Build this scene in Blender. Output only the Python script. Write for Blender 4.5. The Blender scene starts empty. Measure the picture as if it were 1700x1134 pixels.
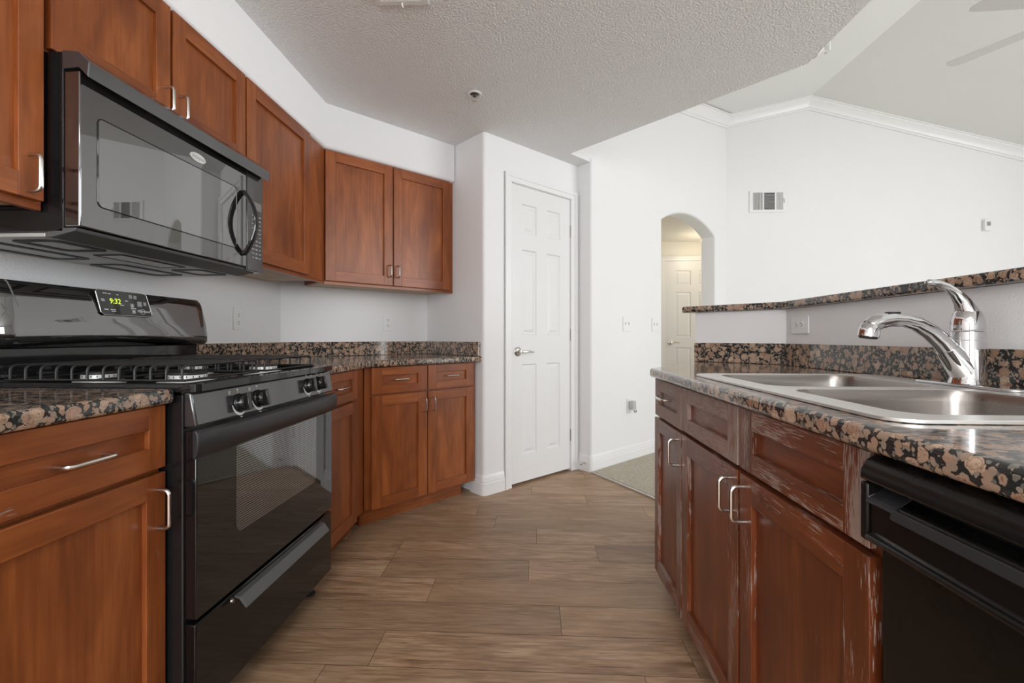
import bpy, bmesh, math, random
from mathutils import Vector, Matrix
random.seed(7)
SC = bpy.context.scene
COL = SC.collection
R2 = math.sqrt(0.5)

# ------------------------------------------------------------------ camera
CAM_H = 1.02
cam_d = bpy.data.cameras.new('camera')
cam_d.sensor_width = 36.0
cam_d.lens = 780.0 / 1700.0 * 36.0
cam_d.shift_y = -7.0 / 1700.0
cam_d.clip_start = 0.02
cam = bpy.data.objects.new('camera', cam_d)
COL.objects.link(cam)
cam.location = (0, 0, CAM_H)
cam.rotation_euler = (math.radians(90), 0, math.atan(39 / 780.0))
SC.camera = cam

# ------------------------------------------------------------------ world, daylight, exposure
SC.view_settings.view_transform = 'Standard'
SC.view_settings.look = 'None'
SC.view_settings.gamma = 1.0
SC.view_settings.use_curve_mapping = False
SC.view_settings.exposure = 0.16
w = bpy.data.worlds.new('World')
SC.world = w
w.use_nodes = True
wb = w.node_tree.nodes['Background']
wb.inputs[0].default_value = (0.86, 0.93, 1.0, 1)
wb.inputs[1].default_value = 1.0


def area(name, loc, rot, sx, sy, energy, col=(1, 1, 1)):
    l = bpy.data.lights.new(name, 'AREA')
    l.shape = 'RECTANGLE'
    l.size = sx
    l.size_y = sy
    l.energy = energy
    l.color = col
    o = bpy.data.objects.new(name, l)
    COL.objects.link(o)
    o.location = loc
    o.rotation_euler = rot
    return o


HP = math.pi / 2
# daylight entering through the windows behind the camera and on the living room side
area('daylight_living_right', (6.30, 0.6, 1.55), (0, HP, 0), 2.0, 4.2, 126, (0.97, 0.985, 1.0))
area('daylight_living_rear', (3.9, -3.1, 1.35), (HP, 0, 0), 3.2, 2.2, 22, (0.97, 0.985, 1.0))
area('daylight_kitchen_rear', (-0.1, -3.1, 1.5), (HP, 0, 0), 1.9, 1.5, 76, (0.97, 0.985, 1.0))
area('kitchen_ceiling_fill', (-0.15, -1.0, 2.32), (0, 0, 0), 1.2, 0.6, 17, (1.0, 0.97, 0.93))  # unseen lamp added under the ceiling to brighten the kitchen, no fixture modelled
area('hall_fill', (3.12, 5.9, 1.3), (0, HP, 0), 1.8, 0.7, 6, (1.0, 0.95, 0.86))  # added fill light at the closed hall end, evens out the hall
# ------------------------------------------------------------------ helpers


def new_bm():
    bm = bmesh.new()
    bm.loops.layers.float_vector.new('gp')
    bm.loops.layers.float.new('wear')
    bm.loops.layers.float_color.new('tone')
    return bm


def paint(bm, faces, grain='z', wear=0.0, off=None, tone=None):
    gp = bm.loops.layers.float_vector['gp']
    we = bm.loops.layers.float['wear']
    tn = bm.loops.layers.float_color['tone']
    if off is None:
        off = Vector((random.uniform(0, 20), random.uniform(0, 20), random.uniform(0, 20)))
    if tone is None:
        tone = (random.random(), random.random(), random.random(), 1)
    for f in faces:
        for l in f.loops:
            c = l.vert.co
            v = {'z': (c.z, c.x, c.y), 'x': (c.x, c.z, c.y), 'y': (c.y, c.z, c.x)}[grain]
            l[gp] = Vector(v) + off
            l[we] = wear
            l[tn] = tone


def box(bm, x0, x1, y0, y1, z0, z1, grain='z', wear=0.0, mi=0):
    v = [bm.verts.new(p) for p in ((x0, y0, z0), (x1, y0, z0), (x1, y1, z0), (x0, y1, z0),
                                   (x0, y0, z1), (x1, y0, z1), (x1, y1, z1), (x0, y1, z1))]
    fs = [bm.faces.new([v[i] for i in q]) for q in ((3, 2, 1, 0), (4, 5, 6, 7), (0, 1, 5, 4), (1, 2, 6, 5), (2, 3, 7, 6), (3, 0, 4, 7))]
    for f in fs:
        f.material_index = mi
    paint(bm, fs, grain, wear)
    return fs


def prism(bm, poly, z0, z1, mi=0, tf=None):
    """poly counter-clockwise (x, y); tf maps (x, y, z) to a point"""
    tf = tf or (lambda x, y, z: (x, y, z))
    a = [bm.verts.new(tf(x, y, z0)) for x, y in poly]
    b = [bm.verts.new(tf(x, y, z1)) for x, y in poly]
    n = len(poly)
    fs = [bm.faces.new(a[::-1]), bm.faces.new(b)]
    for i in range(n):
        fs.append(bm.faces.new((a[i], a[(i + 1) % n], b[(i + 1) % n], b[i])))
    for f in fs:
        f.material_index = mi
    paint(bm, fs, 'x')
    return fs


def plate_holes(bm, outer, holes, z0, z1, mi=0):
    """flat plate with holes; loops are lists of (x, y)"""
    def ring(lp, z):
        vs = [bm.verts.new((x, y, z)) for x, y in lp]
        return vs
    fs = []
    rings0 = [ring(l, z0) for l in [outer] + holes]
    rings1 = [ring(l, z1) for l in [outer] + holes]
    for rs in (rings0, rings1):
        es = []
        for vs in rs:
            for i in range(len(vs)):
                es.append(bm.edges.new((vs[i], vs[(i + 1) % len(vs)])))
        r = bmesh.ops.triangle_fill(bm, use_beauty=True, use_dissolve=False, edges=es)
        fs += [g for g in r['geom'] if isinstance(g, bmesh.types.BMFace)]
    for a, b in zip(rings0, rings1):
        for i in range(len(a)):
            j = (i + 1) % len(a)
            fs.append(bm.faces.new((a[i], a[j], b[j], b[i])))
    bmesh.ops.recalc_face_normals(bm, faces=fs)
    for f in fs:
        f.material_index = mi
    paint(bm, fs, 'x')
    return fs


def tube(bm, pts, rad, n=10, mi=0, flat=1.0, up=None, cap=True):
    pts = [Vector(p) for p in pts]
    m = len(pts)
    rad = [rad] * m if isinstance(rad, (int, float)) else rad
    rings = []
    prev = None
    for i, p in enumerate(pts):
        t = (pts[min(i + 1, m - 1)] - pts[max(i - 1, 0)]).normalized()
        if prev is None:
            ref = Vector(up) if up else (Vector((0, 0, 1)) if abs(t.z) < 0.9 else Vector((1, 0, 0)))
            a = (ref - t * ref.dot(t)).normalized()
        else:
            a = (prev - t * prev.dot(t)).normalized()
        prev = a
        b = t.cross(a)
        rings.append([bm.verts.new(p + a * (math.cos(2 * math.pi * k / n) * rad[i] * flat) + b * (math.sin(2 * math.pi * k / n) * rad[i])) for k in range(n)])
    fs = []
    for i in range(m - 1):
        for k in range(n):
            fs.append(bm.faces.new((rings[i][k], rings[i][(k + 1) % n], rings[i + 1][(k + 1) % n], rings[i + 1][k])))
    if cap:
        fs.append(bm.faces.new(rings[0][::-1]))
        fs.append(bm.faces.new(rings[-1]))
    for f in fs:
        f.material_index = mi
    paint(bm, fs, 'x')
    return fs


def lathe(bm, prof, n=24, mat=None, mi=0, cap=True):
    """prof: list of (r, z) along local z; mat: Matrix placing it"""
    mat = mat or Matrix.Identity(4)
    rings = []
    for r, z in prof:
        rings.append([bm.verts.new(mat @ Vector((max(r, 1e-5) * math.cos(2 * math.pi * k / n), max(r, 1e-5) * math.sin(2 * math.pi * k / n), z))) for k in range(n)])
    fs = []
    for i in range(len(prof) - 1):
        for k in range(n):
            fs.append(bm.faces.new((rings[i][k], rings[i][(k + 1) % n], rings[i + 1][(k + 1) % n], rings[i + 1][k])))
    if cap:
        fs.append(bm.faces.new(rings[0][::-1]))
        fs.append(bm.faces.new(rings[-1]))
    for f in fs:
        f.material_index = mi
    paint(bm, fs, 'z')
    return fs


def rrect(x0, x1, y0, y1, r, n=6):
    out = []
    for cx, cy, a0 in ((x1 - r, y1 - r, 0), (x0 + r, y1 - r, 90), (x0 + r, y0 + r, 180), (x1 - r, y0 + r, 270)):
        for k in range(n + 1):
            a = math.radians(a0 + 90 * k / n)
            out.append((cx + r * math.cos(a), cy + r * math.sin(a)))
    return out


def offset_path(path, d):
    """offset an open 2-D polyline to its right side by d with mitred joints"""
    n = len(path)
    res = []
    for i in range(n):
        dirs = []
        if i > 0:
            v = Vector((path[i][0] - path[i - 1][0], path[i][1] - path[i - 1][1])).normalized()
            dirs.append(v)
        if i < n - 1:
            v = Vector((path[i + 1][0] - path[i][0], path[i + 1][1] - path[i][1])).normalized()
            dirs.append(v)
        ns = [Vector((v.y, -v.x)) for v in dirs]
        if len(ns) == 1:
            o = ns[0] * d
        else:
            b = (ns[0] + ns[1]).normalized()
            o = b * (d / max(0.2, b.dot(ns[0])))
        res.append((path[i][0] + o.x, path[i][1] + o.y))
    return res


def sweep(bm, path, prof, mi=0):
    """profile list of (distance to the right of path, z), closed, swept along the path"""
    cols = []
    for d, z in prof:
        op = offset_path(path, d)
        cols.append([bm.verts.new((x, y, z)) for x, y in op])
    fs = []
    m = len(prof)
    for j in range(m):
        a, b = cols[j], cols[(j + 1) % m]
        for i in range(len(path) - 1):
            fs.append(bm.faces.new((a[i], a[i + 1], b[i + 1], b[i])))
    fs.append(bm.faces.new([cols[j][0] for j in range(m)]))
    fs.append(bm.faces.new([cols[j][-1] for j in range(m)][::-1]))
    bmesh.ops.recalc_face_normals(bm, faces=fs)
    for f in fs:
        f.material_index = mi
    paint(bm, fs, 'x')
    return fs


def mk(name, bm, mats, parent=None, bevel=0.0, seg=2, smooth=True, loc=None, rotz=None, angle=35):
    me = bpy.data.meshes.new(name)
    bm.normal_update()
    bm.to_mesh(me)
    bm.free()
    if not isinstance(mats, (list, tuple)):
        mats = [mats]
    for m in mats:
        me.materials.append(m)
    o = bpy.data.objects.new(name, me)
    COL.objects.link(o)
    if parent is not None:
        o.parent = parent
    if loc is not None:
        o.location = loc
    if rotz is not None:
        o.rotation_euler = (0, 0, rotz)
    if smooth:
        me.shade_smooth()
        me.set_sharp_from_angle(angle=math.radians(angle))
    if bevel > 0:
        b = o.modifiers.new('bevel', 'BEVEL')
        b.width = bevel
        b.segments = seg
        b.limit_method = 'ANGLE'
        b.angle_limit = math.radians(40)
        b.harden_normals = False
    return o


def thing(name, label, cat, loc=(0, 0, 0), rotz=0.0, group=None):
    o = bpy.data.objects.new(name, None)
    COL.objects.link(o)
    o.empty_display_size = 0.1
    o.location = loc
    o.rotation_euler = (0, 0, rotz)
    o['label'] = label
    o['category'] = cat
    if group:
        o['group'] = group
    return o


def tag(o, label, cat, group=None, kind=None):
    o['label'] = label
    o['category'] = cat
    if group:
        o['group'] = group
    if kind:
        o['kind'] = kind
    return o


def struct(o, label, cat):
    return tag(o, label, cat, kind='structure')


def text_part(name, s, size, mat, parent, m4, extrude=0.0004, shear=0.0, label=None):
    cu = bpy.data.curves.new(name, 'FONT')
    cu.body = s
    cu.size = size
    cu.extrude = extrude
    cu.shear = shear
    cu.align_x = 'CENTER'
    cu.align_y = 'CENTER'
    cu.resolution_u = 2
    t = bpy.data.objects.new(name, cu)
    COL.objects.link(t)
    dg = bpy.context.evaluated_depsgraph_get()
    me = bpy.data.meshes.new_from_object(t.evaluated_get(dg))
    bpy.data.objects.remove(t)
    me.name = name
    me.materials.clear()
    me.materials.append(mat)
    o = bpy.data.objects.new(name, me)
    COL.objects.link(o)
    o.parent = parent
    o.matrix_local = m4
    if label:
        o['label'] = label
    return o


def face_matrix(x, y, z, tilt=0.0):
    """text lying on a front face (local x right, local z up, facing -y)"""
    return Matrix.Translation((x, y, z)) @ Matrix.Rotation(HP + tilt, 4, 'X')

# ------------------------------------------------------------------ materials


class NT:
    def __init__(self, name):
        self.m = bpy.data.materials.new(name)
        self.m.use_nodes = True
        self.t = self.m.node_tree
        self.b = self.t.nodes['Principled BSDF']

    def n(self, typ, **kw):
        nd = self.t.nodes.new(typ)
        for k, v in kw.items():
            if k.startswith('i_'):
                key = k[2:]
                key = int(key) if key.isdigit() else key
                nd.inputs[key].default_value = v
            else:
                setattr(nd, k, v)
        return nd

    def l(self, a, b):
        self.t.links.new(a, b)

    def ramp(self, fac, stops, interp='LINEAR'):
        r = self.n('ShaderNodeValToRGB')
        r.color_ramp.interpolation = interp
        els = r.color_ramp.elements
        while len(els) < len(stops):
            els.new(0.5)
        for e, (p, c) in zip(els, stops):
            e.position = p
            e.color = c if len(c) == 4 else (*c, 1)
        self.l(fac, r.inputs[0])
        return r.outputs[0]

    def mix(self, fac, a, b, mode='MIX'):
        m = self.n('ShaderNodeMix', data_type='RGBA', blend_type=mode)
        for i, v in ((0, fac), (6, a), (7, b)):
            if hasattr(v, 'is_linked'):
                self.l(v, m.inputs[i])
            else:
                m.inputs[i].default_value = v if i == 0 else ((*v, 1) if len(v) == 3 else v)
        return m.outputs[2]

    def math(self, op, a, b=None, c=None, clamp=False):
        m = self.n('ShaderNodeMath', operation=op, use_clamp=clamp)
        for i, v in enumerate((a, b, c)):
            if v is None:
                continue
            if hasattr(v, 'is_linked'):
                self.l(v, m.inputs[i])
            else:
                m.inputs[i].default_value = v
        return m.outputs[0]

    def noise(self, vec, scale, detail=3, rough=0.5, dist=0.0):
        nd = self.n('ShaderNodeTexNoise')
        nd.inputs['Scale'].default_value = scale
        nd.inputs['Detail'].default_value = detail
        nd.inputs['Roughness'].default_value = rough
        nd.inputs['Distortion'].default_value = dist
        if vec is not None:
            self.l(vec, nd.inputs['Vector'])
        return nd.outputs['Fac']

    def mapping(self, vec, scale, loc=(0, 0, 0)):
        mp = self.n('ShaderNodeMapping')
        mp.inputs['Scale'].default_value = scale
        mp.inputs['Location'].default_value = loc
        self.l(vec, mp.inputs['Vector'])
        return mp.outputs[0]

    def bump(self, h, strength, dist=0.01):
        b = self.n('ShaderNodeBump')
        b.inputs['Strength'].default_value = strength
        b.inputs['Distance'].default_value = dist
        self.l(h, b.inputs['Height'])
        self.l(b.outputs[0], self.b.inputs['Normal'])


def simple(name, col, rough=0.5, metal=0.0, spec=0.5, ior=None, coat=0.0, emit=None, estr=0.0):
    k = NT(name)
    k.b.inputs['Base Color'].default_value = (*col, 1)
    k.b.inputs['Roughness'].default_value = rough
    k.b.inputs['Metallic'].default_value = metal
    k.b.inputs['Specular IOR Level'].default_value = spec
    if ior:
        k.b.inputs['IOR'].default_value = ior
    k.b.inputs['Coat Weight'].default_value = coat
    k.b.inputs['Coat Roughness'].default_value = 0.03
    if emit:
        k.b.inputs['Emission Color'].default_value = (*emit, 1)
        k.b.inputs['Emission Strength'].default_value = estr
    return k.m


def pos(k):
    return k.n('ShaderNodeNewGeometry').outputs['Position']


def paint_mat(name, col, bscale=150, bstr=0.25, rough=0.55, bdist=0.004, var=0.02):
    k = NT(name)
    p = pos(k)
    n1 = k.noise(p, bscale, 2, 0.5)
    n2 = k.noise(p, bscale * 0.32, 2, 0.5)
    h = k.math('ADD', n1, k.math('MULTIPLY', k.math('GREATER_THAN', n2, 0.5), 0.0))
    k.bump(h, bstr, bdist)
    n3 = k.noise(p, 1.3, 2)
    c = k.mix(n3, tuple(x * (1 - var) for x in col), tuple(min(1, x * (1 + var)) for x in col))
    k.l(c, k.b.inputs['Base Color'])
    k.b.inputs['Roughness'].default_value = rough
    k.b.inputs['Specular IOR Level'].default_value = 0.25
    return k.m


def wood_mat(name, dark, mid, light, worn=(0.30, 0.215, 0.18), rough=0.33):
    k = NT(name)
    at = k.n('ShaderNodeAttribute', attribute_name='gp').outputs['Vector']
    we = k.n('ShaderNodeAttribute', attribute_name='wear').outputs['Fac']
    tn = k.n('ShaderNodeAttribute', attribute_name='tone').outputs['Fac']
    fine = k.noise(k.mapping(at, (5, 95, 95)), 1.0, 4, 0.6)
    fig = k.noise(k.mapping(at, (2.2, 9, 9)), 1.0, 3, 0.55, 0.8)
    blot = k.noise(k.mapping(at, (5, 7, 7)), 1.0, 2, 0.5)
    f = k.math('ADD', k.math('MULTIPLY', fine, 0.35), k.math('MULTIPLY', fig, 0.65))
    c = k.ramp(f, [(0.33, dark), (0.5, mid), (0.68, light)])
    c = k.mix(k.math('MULTIPLY', k.math('SUBTRACT', blot, 0.50), 1.1, clamp=True), c, tuple(x * 0.6 for x in dark), 'MIX')
    ring = k.math('SINE', k.math('MULTIPLY', k.noise(k.mapping(at, (1.3, 6, 6)), 1.0, 2, 0.4, 0.5), 55.0))
    c = k.mix(k.math('MULTIPLY', k.math('SUBTRACT', ring, 0.2), 0.22, clamp=True), c, dark)
    # finish worn away along the grain
    wn = k.noise(k.mapping(at, (26, 330, 330)), 1.0, 3, 0.6)
    wl = k.noise(k.mapping(at, (6, 22, 22)), 1.0, 2, 0.5)
    s = k.math('ADD', k.math('MULTIPLY', wn, 0.55), k.math('MULTIPLY', wl, 0.45))
    th = k.math('MULTIPLY_ADD', we, 0.34, 0.27)
    mask = k.math('MULTIPLY', k.math('SUBTRACT', th, s), 26.0, clamp=True)
    mask = k.math('MULTIPLY', mask, k.math('GREATER_THAN', we, 0.001))
    c2 = k.mix(mask, c, worn)
    k.l(c2, k.b.inputs['Base Color'])
    rr = k.math('MULTIPLY_ADD', mask, 0.25, rough)
    k.l(rr, k.b.inputs['Roughness'])
    k.bump(k.math('ADD', k.math('MULTIPLY', fine, 0.15), k.math('MULTIPLY', mask, -0.6)), 0.25, 0.002)
    return k.m


def granite_mat(name):
    k = NT(name)
    p = pos(k)
    nn = k.n('ShaderNodeTexNoise')
    nn.inputs['Scale'].default_value = 60
    k.l(p, nn.inputs['Vector'])
    off = k.n('ShaderNodeVectorMath', operation='SCALE')
    k.l(nn.outputs['Color'], off.inputs[0])
    off.inputs['Scale'].default_value = 0.012
    ad = k.n('ShaderNodeVectorMath', operation='ADD')
    k.l(p, ad.inputs[0])
    k.l(off.outputs[0], ad.inputs[1])
    pv = ad.outputs[0]

    def vor(scale):
        v = k.n('ShaderNodeTexVoronoi', feature='F1')
        v.inputs['Scale'].default_value = scale
        k.l(pv, v.inputs['Vector'])
        return v.outputs['Distance'], v.outputs['Color']
    d1, c1 = vor(39)
    d2, c2 = vor(88)
    d3, c3 = vor(165)

    def sepc(c):
        sp = k.n('ShaderNodeSeparateColor')
        k.l(c, sp.inputs[0])
        return sp.outputs
    q1, q2, q3 = sepc(c1), sepc(c2), sepc(c3)
    speck = k.noise(p, 420, 2, 0.6)
    tan = k.mix(q1[0], (0.34, 0.208, 0.140), (0.55, 0.400, 0.295))
    tan = k.mix(k.math('MULTIPLY', k.math('SUBTRACT', speck, 0.54), 6.0, clamp=True), tan, (0.10, 0.06, 0.042))
    tan2 = k.mix(q2[1], (0.38, 0.245, 0.165), (0.30, 0.235, 0.185))
    mat0 = k.mix(speck, (0.006, 0.008, 0.008), (0.045, 0.047, 0.046))
    m3 = k.math('MULTIPLY', k.math('LESS_THAN', d3, 0.52), k.math('GREATER_THAN', q3[0], 0.5))
    base = k.mix(m3, mat0, k.mix(q3[1], (0.10, 0.11, 0.10), (0.30, 0.245, 0.20)))
    m2 = k.math('MULTIPLY', k.math('MULTIPLY', k.math('SUBTRACT', 0.56, d2), 20.0, clamp=True), k.math('GREATER_THAN', q2[0], 0.40))
    base = k.mix(m2, base, tan2)
    rad = k.math('MULTIPLY_ADD', q1[1], 0.24, 0.42)
    m1 = k.math('MULTIPLY', k.math('MULTIPLY', k.math('SUBTRACT', rad, d1), 26.0, clamp=True), k.math('GREATER_THAN', q1[2], 0.40))
    rim = k.math('SUBTRACT', 1.0, k.math('MULTIPLY', k.math('ABSOLUTE', k.math('SUBTRACT', d1, k.math('MULTIPLY', rad, 0.74))), 22.0, clamp=True))
    ov = k.mix(k.math('MULTIPLY', rim, 0.5), tan, (0.12, 0.075, 0.055))
    col = k.mix(m1, base, ov)
    k.l(col, k.b.inputs['Base Color'])
    k.b.inputs['Roughness'].default_value = 0.09
    k.b.inputs['Specular IOR Level'].default_value = 0.55
    return k.m


def floor_mat(name):
    k = NT(name)
    at = k.n('ShaderNodeAttribute', attribute_name='gp').outputs['Vector']
    tn = k.n('ShaderNodeAttribute', attribute_name='tone').outputs['Color']
    sep = k.n('ShaderNodeSeparateColor')
    k.l(tn, sep.inputs[0])
    fine = k.noise(k.mapping(at, (7, 120, 120)), 1.0, 4, 0.65)
    mid = k.noise(k.mapping(at, (3, 22, 22)), 1.0, 4, 0.6, 1.2)
    big = k.noise(k.mapping(at, (1.6, 6, 6)), 1.0, 3, 0.5, 1.5)
    f = k.math('ADD', k.math('MULTIPLY', fine, 0.4), k.math('ADD', k.math('MULTIPLY', mid, 0.35), k.math('MULTIPLY', big, 0.25)))
    c = k.ramp(f, [(0.37, (0.19, 0.104, 0.057)), (0.46, (0.39, 0.242, 0.143)), (0.54, (0.53, 0.352, 0.222)), (0.64, (0.66, 0.47, 0.315))])
    ring = k.math('SINE', k.math('MULTIPLY', k.noise(k.mapping(at, (1.1, 8, 8)), 1.0, 2, 0.4, 0.6), 62.0))
    rmask = k.math('MULTIPLY', k.math('SUBTRACT', ring, 0.35), 1.2, clamp=True)
    c = k.mix(k.math('MULTIPLY', rmask, 0.34), c, (0.125, 0.074, 0.044))
    ln = k.noise(k.mapping(at, (9, 260, 260)), 1.0, 3, 0.6)
    c = k.mix(k.math('MULTIPLY', k.math('SUBTRACT', ln, 0.56), 5.0, clamp=True), c, (0.12, 0.076, 0.048))
    c = k.mix(k.math('MULTIPLY', sep.outputs[0], 0.45), c, (0.17, 0.103, 0.062))
    c = k.mix(k.math('MULTIPLY', sep.outputs[1], 0.40), c, (0.40, 0.255, 0.145))
    k.l(c, k.b.inputs['Base Color'])
    k.l(k.math('MULTIPLY_ADD', fine, 0.2, 0.34), k.b.inputs['Roughness'])
    k.b.inputs['Specular IOR Level'].default_value = 0.4
    k.bump(fine, 0.12, 0.002)
    return k.m


def carpet_mat(name):
    k = NT(name)
    p = pos(k)
    n1 = k.noise(p, 110, 3, 0.7)
    n2 = k.noise(p, 420, 2, 0.6)
    c = k.ramp(n1, [(0.3, (0.42, 0.36, 0.27)), (0.5, (0.66, 0.60, 0.48)), (0.7, (0.85, 0.79, 0.67))])
    k.l(c, k.b.inputs['Base Color'])
    k.b.inputs['Roughness'].default_value = 0.95
    k.b.inputs['Specular IOR Level'].default_value = 0.1
    k.bump(k.math('ADD', n1, n2), 0.8, 0.01)
    return k.m


def steel_mat(name, axis):
    k = NT(name)
    p = pos(k)
    sc = (4, 300, 300) if axis == 'x' else (300, 4, 300)
    n1 = k.noise(k.mapping(p, sc), 1.0, 3, 0.6)
    k.b.inputs['Base Color'].default_value = (0.36, 0.335, 0.315, 1)
    k.b.inputs['Metallic'].default_value = 1.0
    k.l(k.math('MULTIPLY_ADD', n1, 0.10, 0.24), k.b.inputs['Roughness'])
    return k.m


def glossy_black(name, col=(0.012, 0.012, 0.013), rough=0.06, ior=1.5, fleck=0.0):
    k = NT(name)
    p = pos(k)
    n = k.noise(p, 9, 3, 0.6)
    c = k.mix(n, tuple(x * 0.8 for x in col), tuple(x * 1.2 for x in col))
    if fleck:
        v = k.n('ShaderNodeTexVoronoi', feature='F1')
        v.inputs['Scale'].default_value = 46
        k.l(p, v.inputs['Vector'])
        sp = k.n('ShaderNodeSeparateColor')
        k.l(v.outputs['Color'], sp.inputs[0])
        mk_ = k.math('MULTIPLY', k.math('LESS_THAN', v.outputs['Distance'], fleck), k.math('GREATER_THAN', sp.outputs[0], 0.93))
        c = k.mix(mk_, c, (0.35, 0.35, 0.36))
    k.l(c, k.b.inputs['Base Color'])
    k.l(k.math('MULTIPLY_ADD', n, rough * 0.6, rough * 0.7), k.b.inputs['Roughness'])
    k.b.inputs['IOR'].default_value = ior
    return k.m


def window_stripe_mat(name):
    """oven window glass screened with fine horizontal reflective lines"""
    k = NT(name)
    tc = k.n('ShaderNodeTexCoord').outputs['Object']
    s = k.n('ShaderNodeSeparateXYZ')
    k.l(tc, s.inputs[0])
    fr = k.math('FRACT', k.math('MULTIPLY', s.outputs[2], 150.0))
    mk_ = k.math('GREATER_THAN', fr, 0.45)
    c = k.mix(mk_, (0.010, 0.010, 0.011), (0.30, 0.30, 0.30))
    k.l(c, k.b.inputs['Base Color'])
    k.l(k.math('MULTIPLY', mk_, 0.75), k.b.inputs['Metallic'])
    k.b.inputs['Roughness'].default_value = 0.05
    k.b.inputs['IOR'].default_value = 1.6
    return k.m


M = {}
M['wall'] = paint_mat('wall_paint', (0.84, 0.84, 0.845), 160, 0.22)
M['ceiling'] = paint_mat('ceiling_paint', (0.86, 0.865, 0.87), 110, 0.85, bdist=0.010)
M['vault'] = paint_mat('vault_paint', (0.80, 0.80, 0.785), 120, 0.15)
M['trim'] = simple('trim_paint', (0.84, 0.84, 0.84), 0.3)
M['door'] = simple('door_paint', (0.80, 0.80, 0.80), 0.35)
M['hallpaint'] = paint_mat('hall_paint', (0.80, 0.775, 0.71), 160, 0.2)
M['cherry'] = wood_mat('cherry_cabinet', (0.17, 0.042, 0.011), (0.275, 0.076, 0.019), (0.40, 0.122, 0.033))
M['cherry_shaded'] = wood_mat('cherry_cabinet_shaded', (0.085, 0.021, 0.007), (0.15, 0.037, 0.011), (0.24, 0.062, 0.018))  # same cherry wood; ageing and the shade on these fronts put into the colour
M['under'] = wood_mat('pale_birch', (0.42, 0.28, 0.15), (0.55, 0.38, 0.22), (0.66, 0.48, 0.30), rough=0.5)
M['granite'] = granite_mat('brown_granite')
M['floor'] = floor_mat('plank_vinyl')
M['seam'] = simple('plank_seam', (0.03, 0.018, 0.01), 0.6)
M['carpet'] = carpet_mat('beige_carpet')
M['black'] = glossy_black('black_enamel', fleck=0.02)
M['blackglass'] = glossy_black('black_glass', (0.007, 0.007, 0.008), 0.025, 1.6)
M['mwglass'] = glossy_black('microwave_glass', (0.012, 0.012, 0.012), 0.02, 2.7)
M['panelblack'] = glossy_black('satin_black_panel', (0.035, 0.036, 0.038), 0.13, 1.9)
M['matte'] = simple('matte_black', (0.022, 0.022, 0.025), 0.42)
M['castiron'] = simple('grate_black', (0.015, 0.015, 0.015), 0.45)
M['dwblack'] = glossy_black('dishwasher_black', (0.006, 0.0055, 0.005), 0.28, 1.38, fleck=0.06)
M['chrome'] = simple('chrome', (0.64, 0.64, 0.65), 0.05, 1.0)
M['nickel'] = simple('brushed_nickel', (0.66, 0.64, 0.61), 0.24, 1.0)
M['steelx'] = steel_mat('brushed_steel', 'x')
M['steelrim'] = simple('sink_rim_steel_lit', (0.86, 0.85, 0.83), 0.36, 0.85)  # lighter than the bowl steel, bright window reflection put into the base colour
M['white'] = simple('white_plastic', (0.83, 0.83, 0.82), 0.35)
M['hole'] = simple('dark_slot', (0.03, 0.03, 0.03), 0.6)
M['greyslot'] = simple('fitting_grey', (0.30, 0.30, 0.29), 0.6)  # plain grey for slots, levers, vent backing and other small fittings
M['print'] = simple('white_print', (0.75, 0.75, 0.75), 0.5)
M['greyprint'] = simple('grey_print', (0.36, 0.36, 0.37), 0.5)
M['badge'] = simple('silver_badge', (0.82, 0.82, 0.80), 0.3, 0.6)
M['led'] = simple('green_display', (0.1, 0.15, 0.0), 0.5, emit=(0.62, 0.9, 0.06), estr=1.3)
M['burner'] = simple('burner_aluminium', (0.75, 0.75, 0.76), 0.38, 0.3)
M['greybottom'] = simple('grey_steel_sheet', (0.55, 0.55, 0.54), 0.35, 0.35)
M['mesh'] = simple('filter_mesh', (0.05, 0.05, 0.05), 0.5, 0.6)
M['fan'] = simple('fan_blade_white', (0.62, 0.62, 0.61), 0.5)
M['brass'] = simple('sprinkler_metal', (0.60, 0.56, 0.48), 0.3, 0.8)
M['sprink'] = simple('sprinkler_dark', (0.06, 0.045, 0.035), 0.5)
M['lamp'] = simple('lit_lamp_glass', (0.9, 0.85, 0.7), 0.4, emit=(1.0, 0.82, 0.55), estr=2.0)
M['lip'] = simple('grey_black_plastic', (0.085, 0.085, 0.085), 0.4)
M['drawerblack'] = glossy_black('drawer_enamel', (0.006, 0.006, 0.006), 0.08, 1.45)

# ================================================================== SETTING
ZC = 2.346            # flat kitchen ceiling
WX = -1.54            # left wall face
E_ = (-1.54, 2.77)
D_ = (-0.815, 3.495)
C_ = (-0.333, 3.012)
K_ = (0.329, 3.674)
Q_ = (0.422, 3.577)
G_ = (2.069, 5.224)
RIDGE = (2.93, 3.588)
SL, SR = 0.21, 0.27


def vault_z(x):
    return RIDGE[1] - SL * (RIDGE[0] - x) if x < RIDGE[0] else RIDGE[1] - SR * (x - RIDGE[0])


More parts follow.
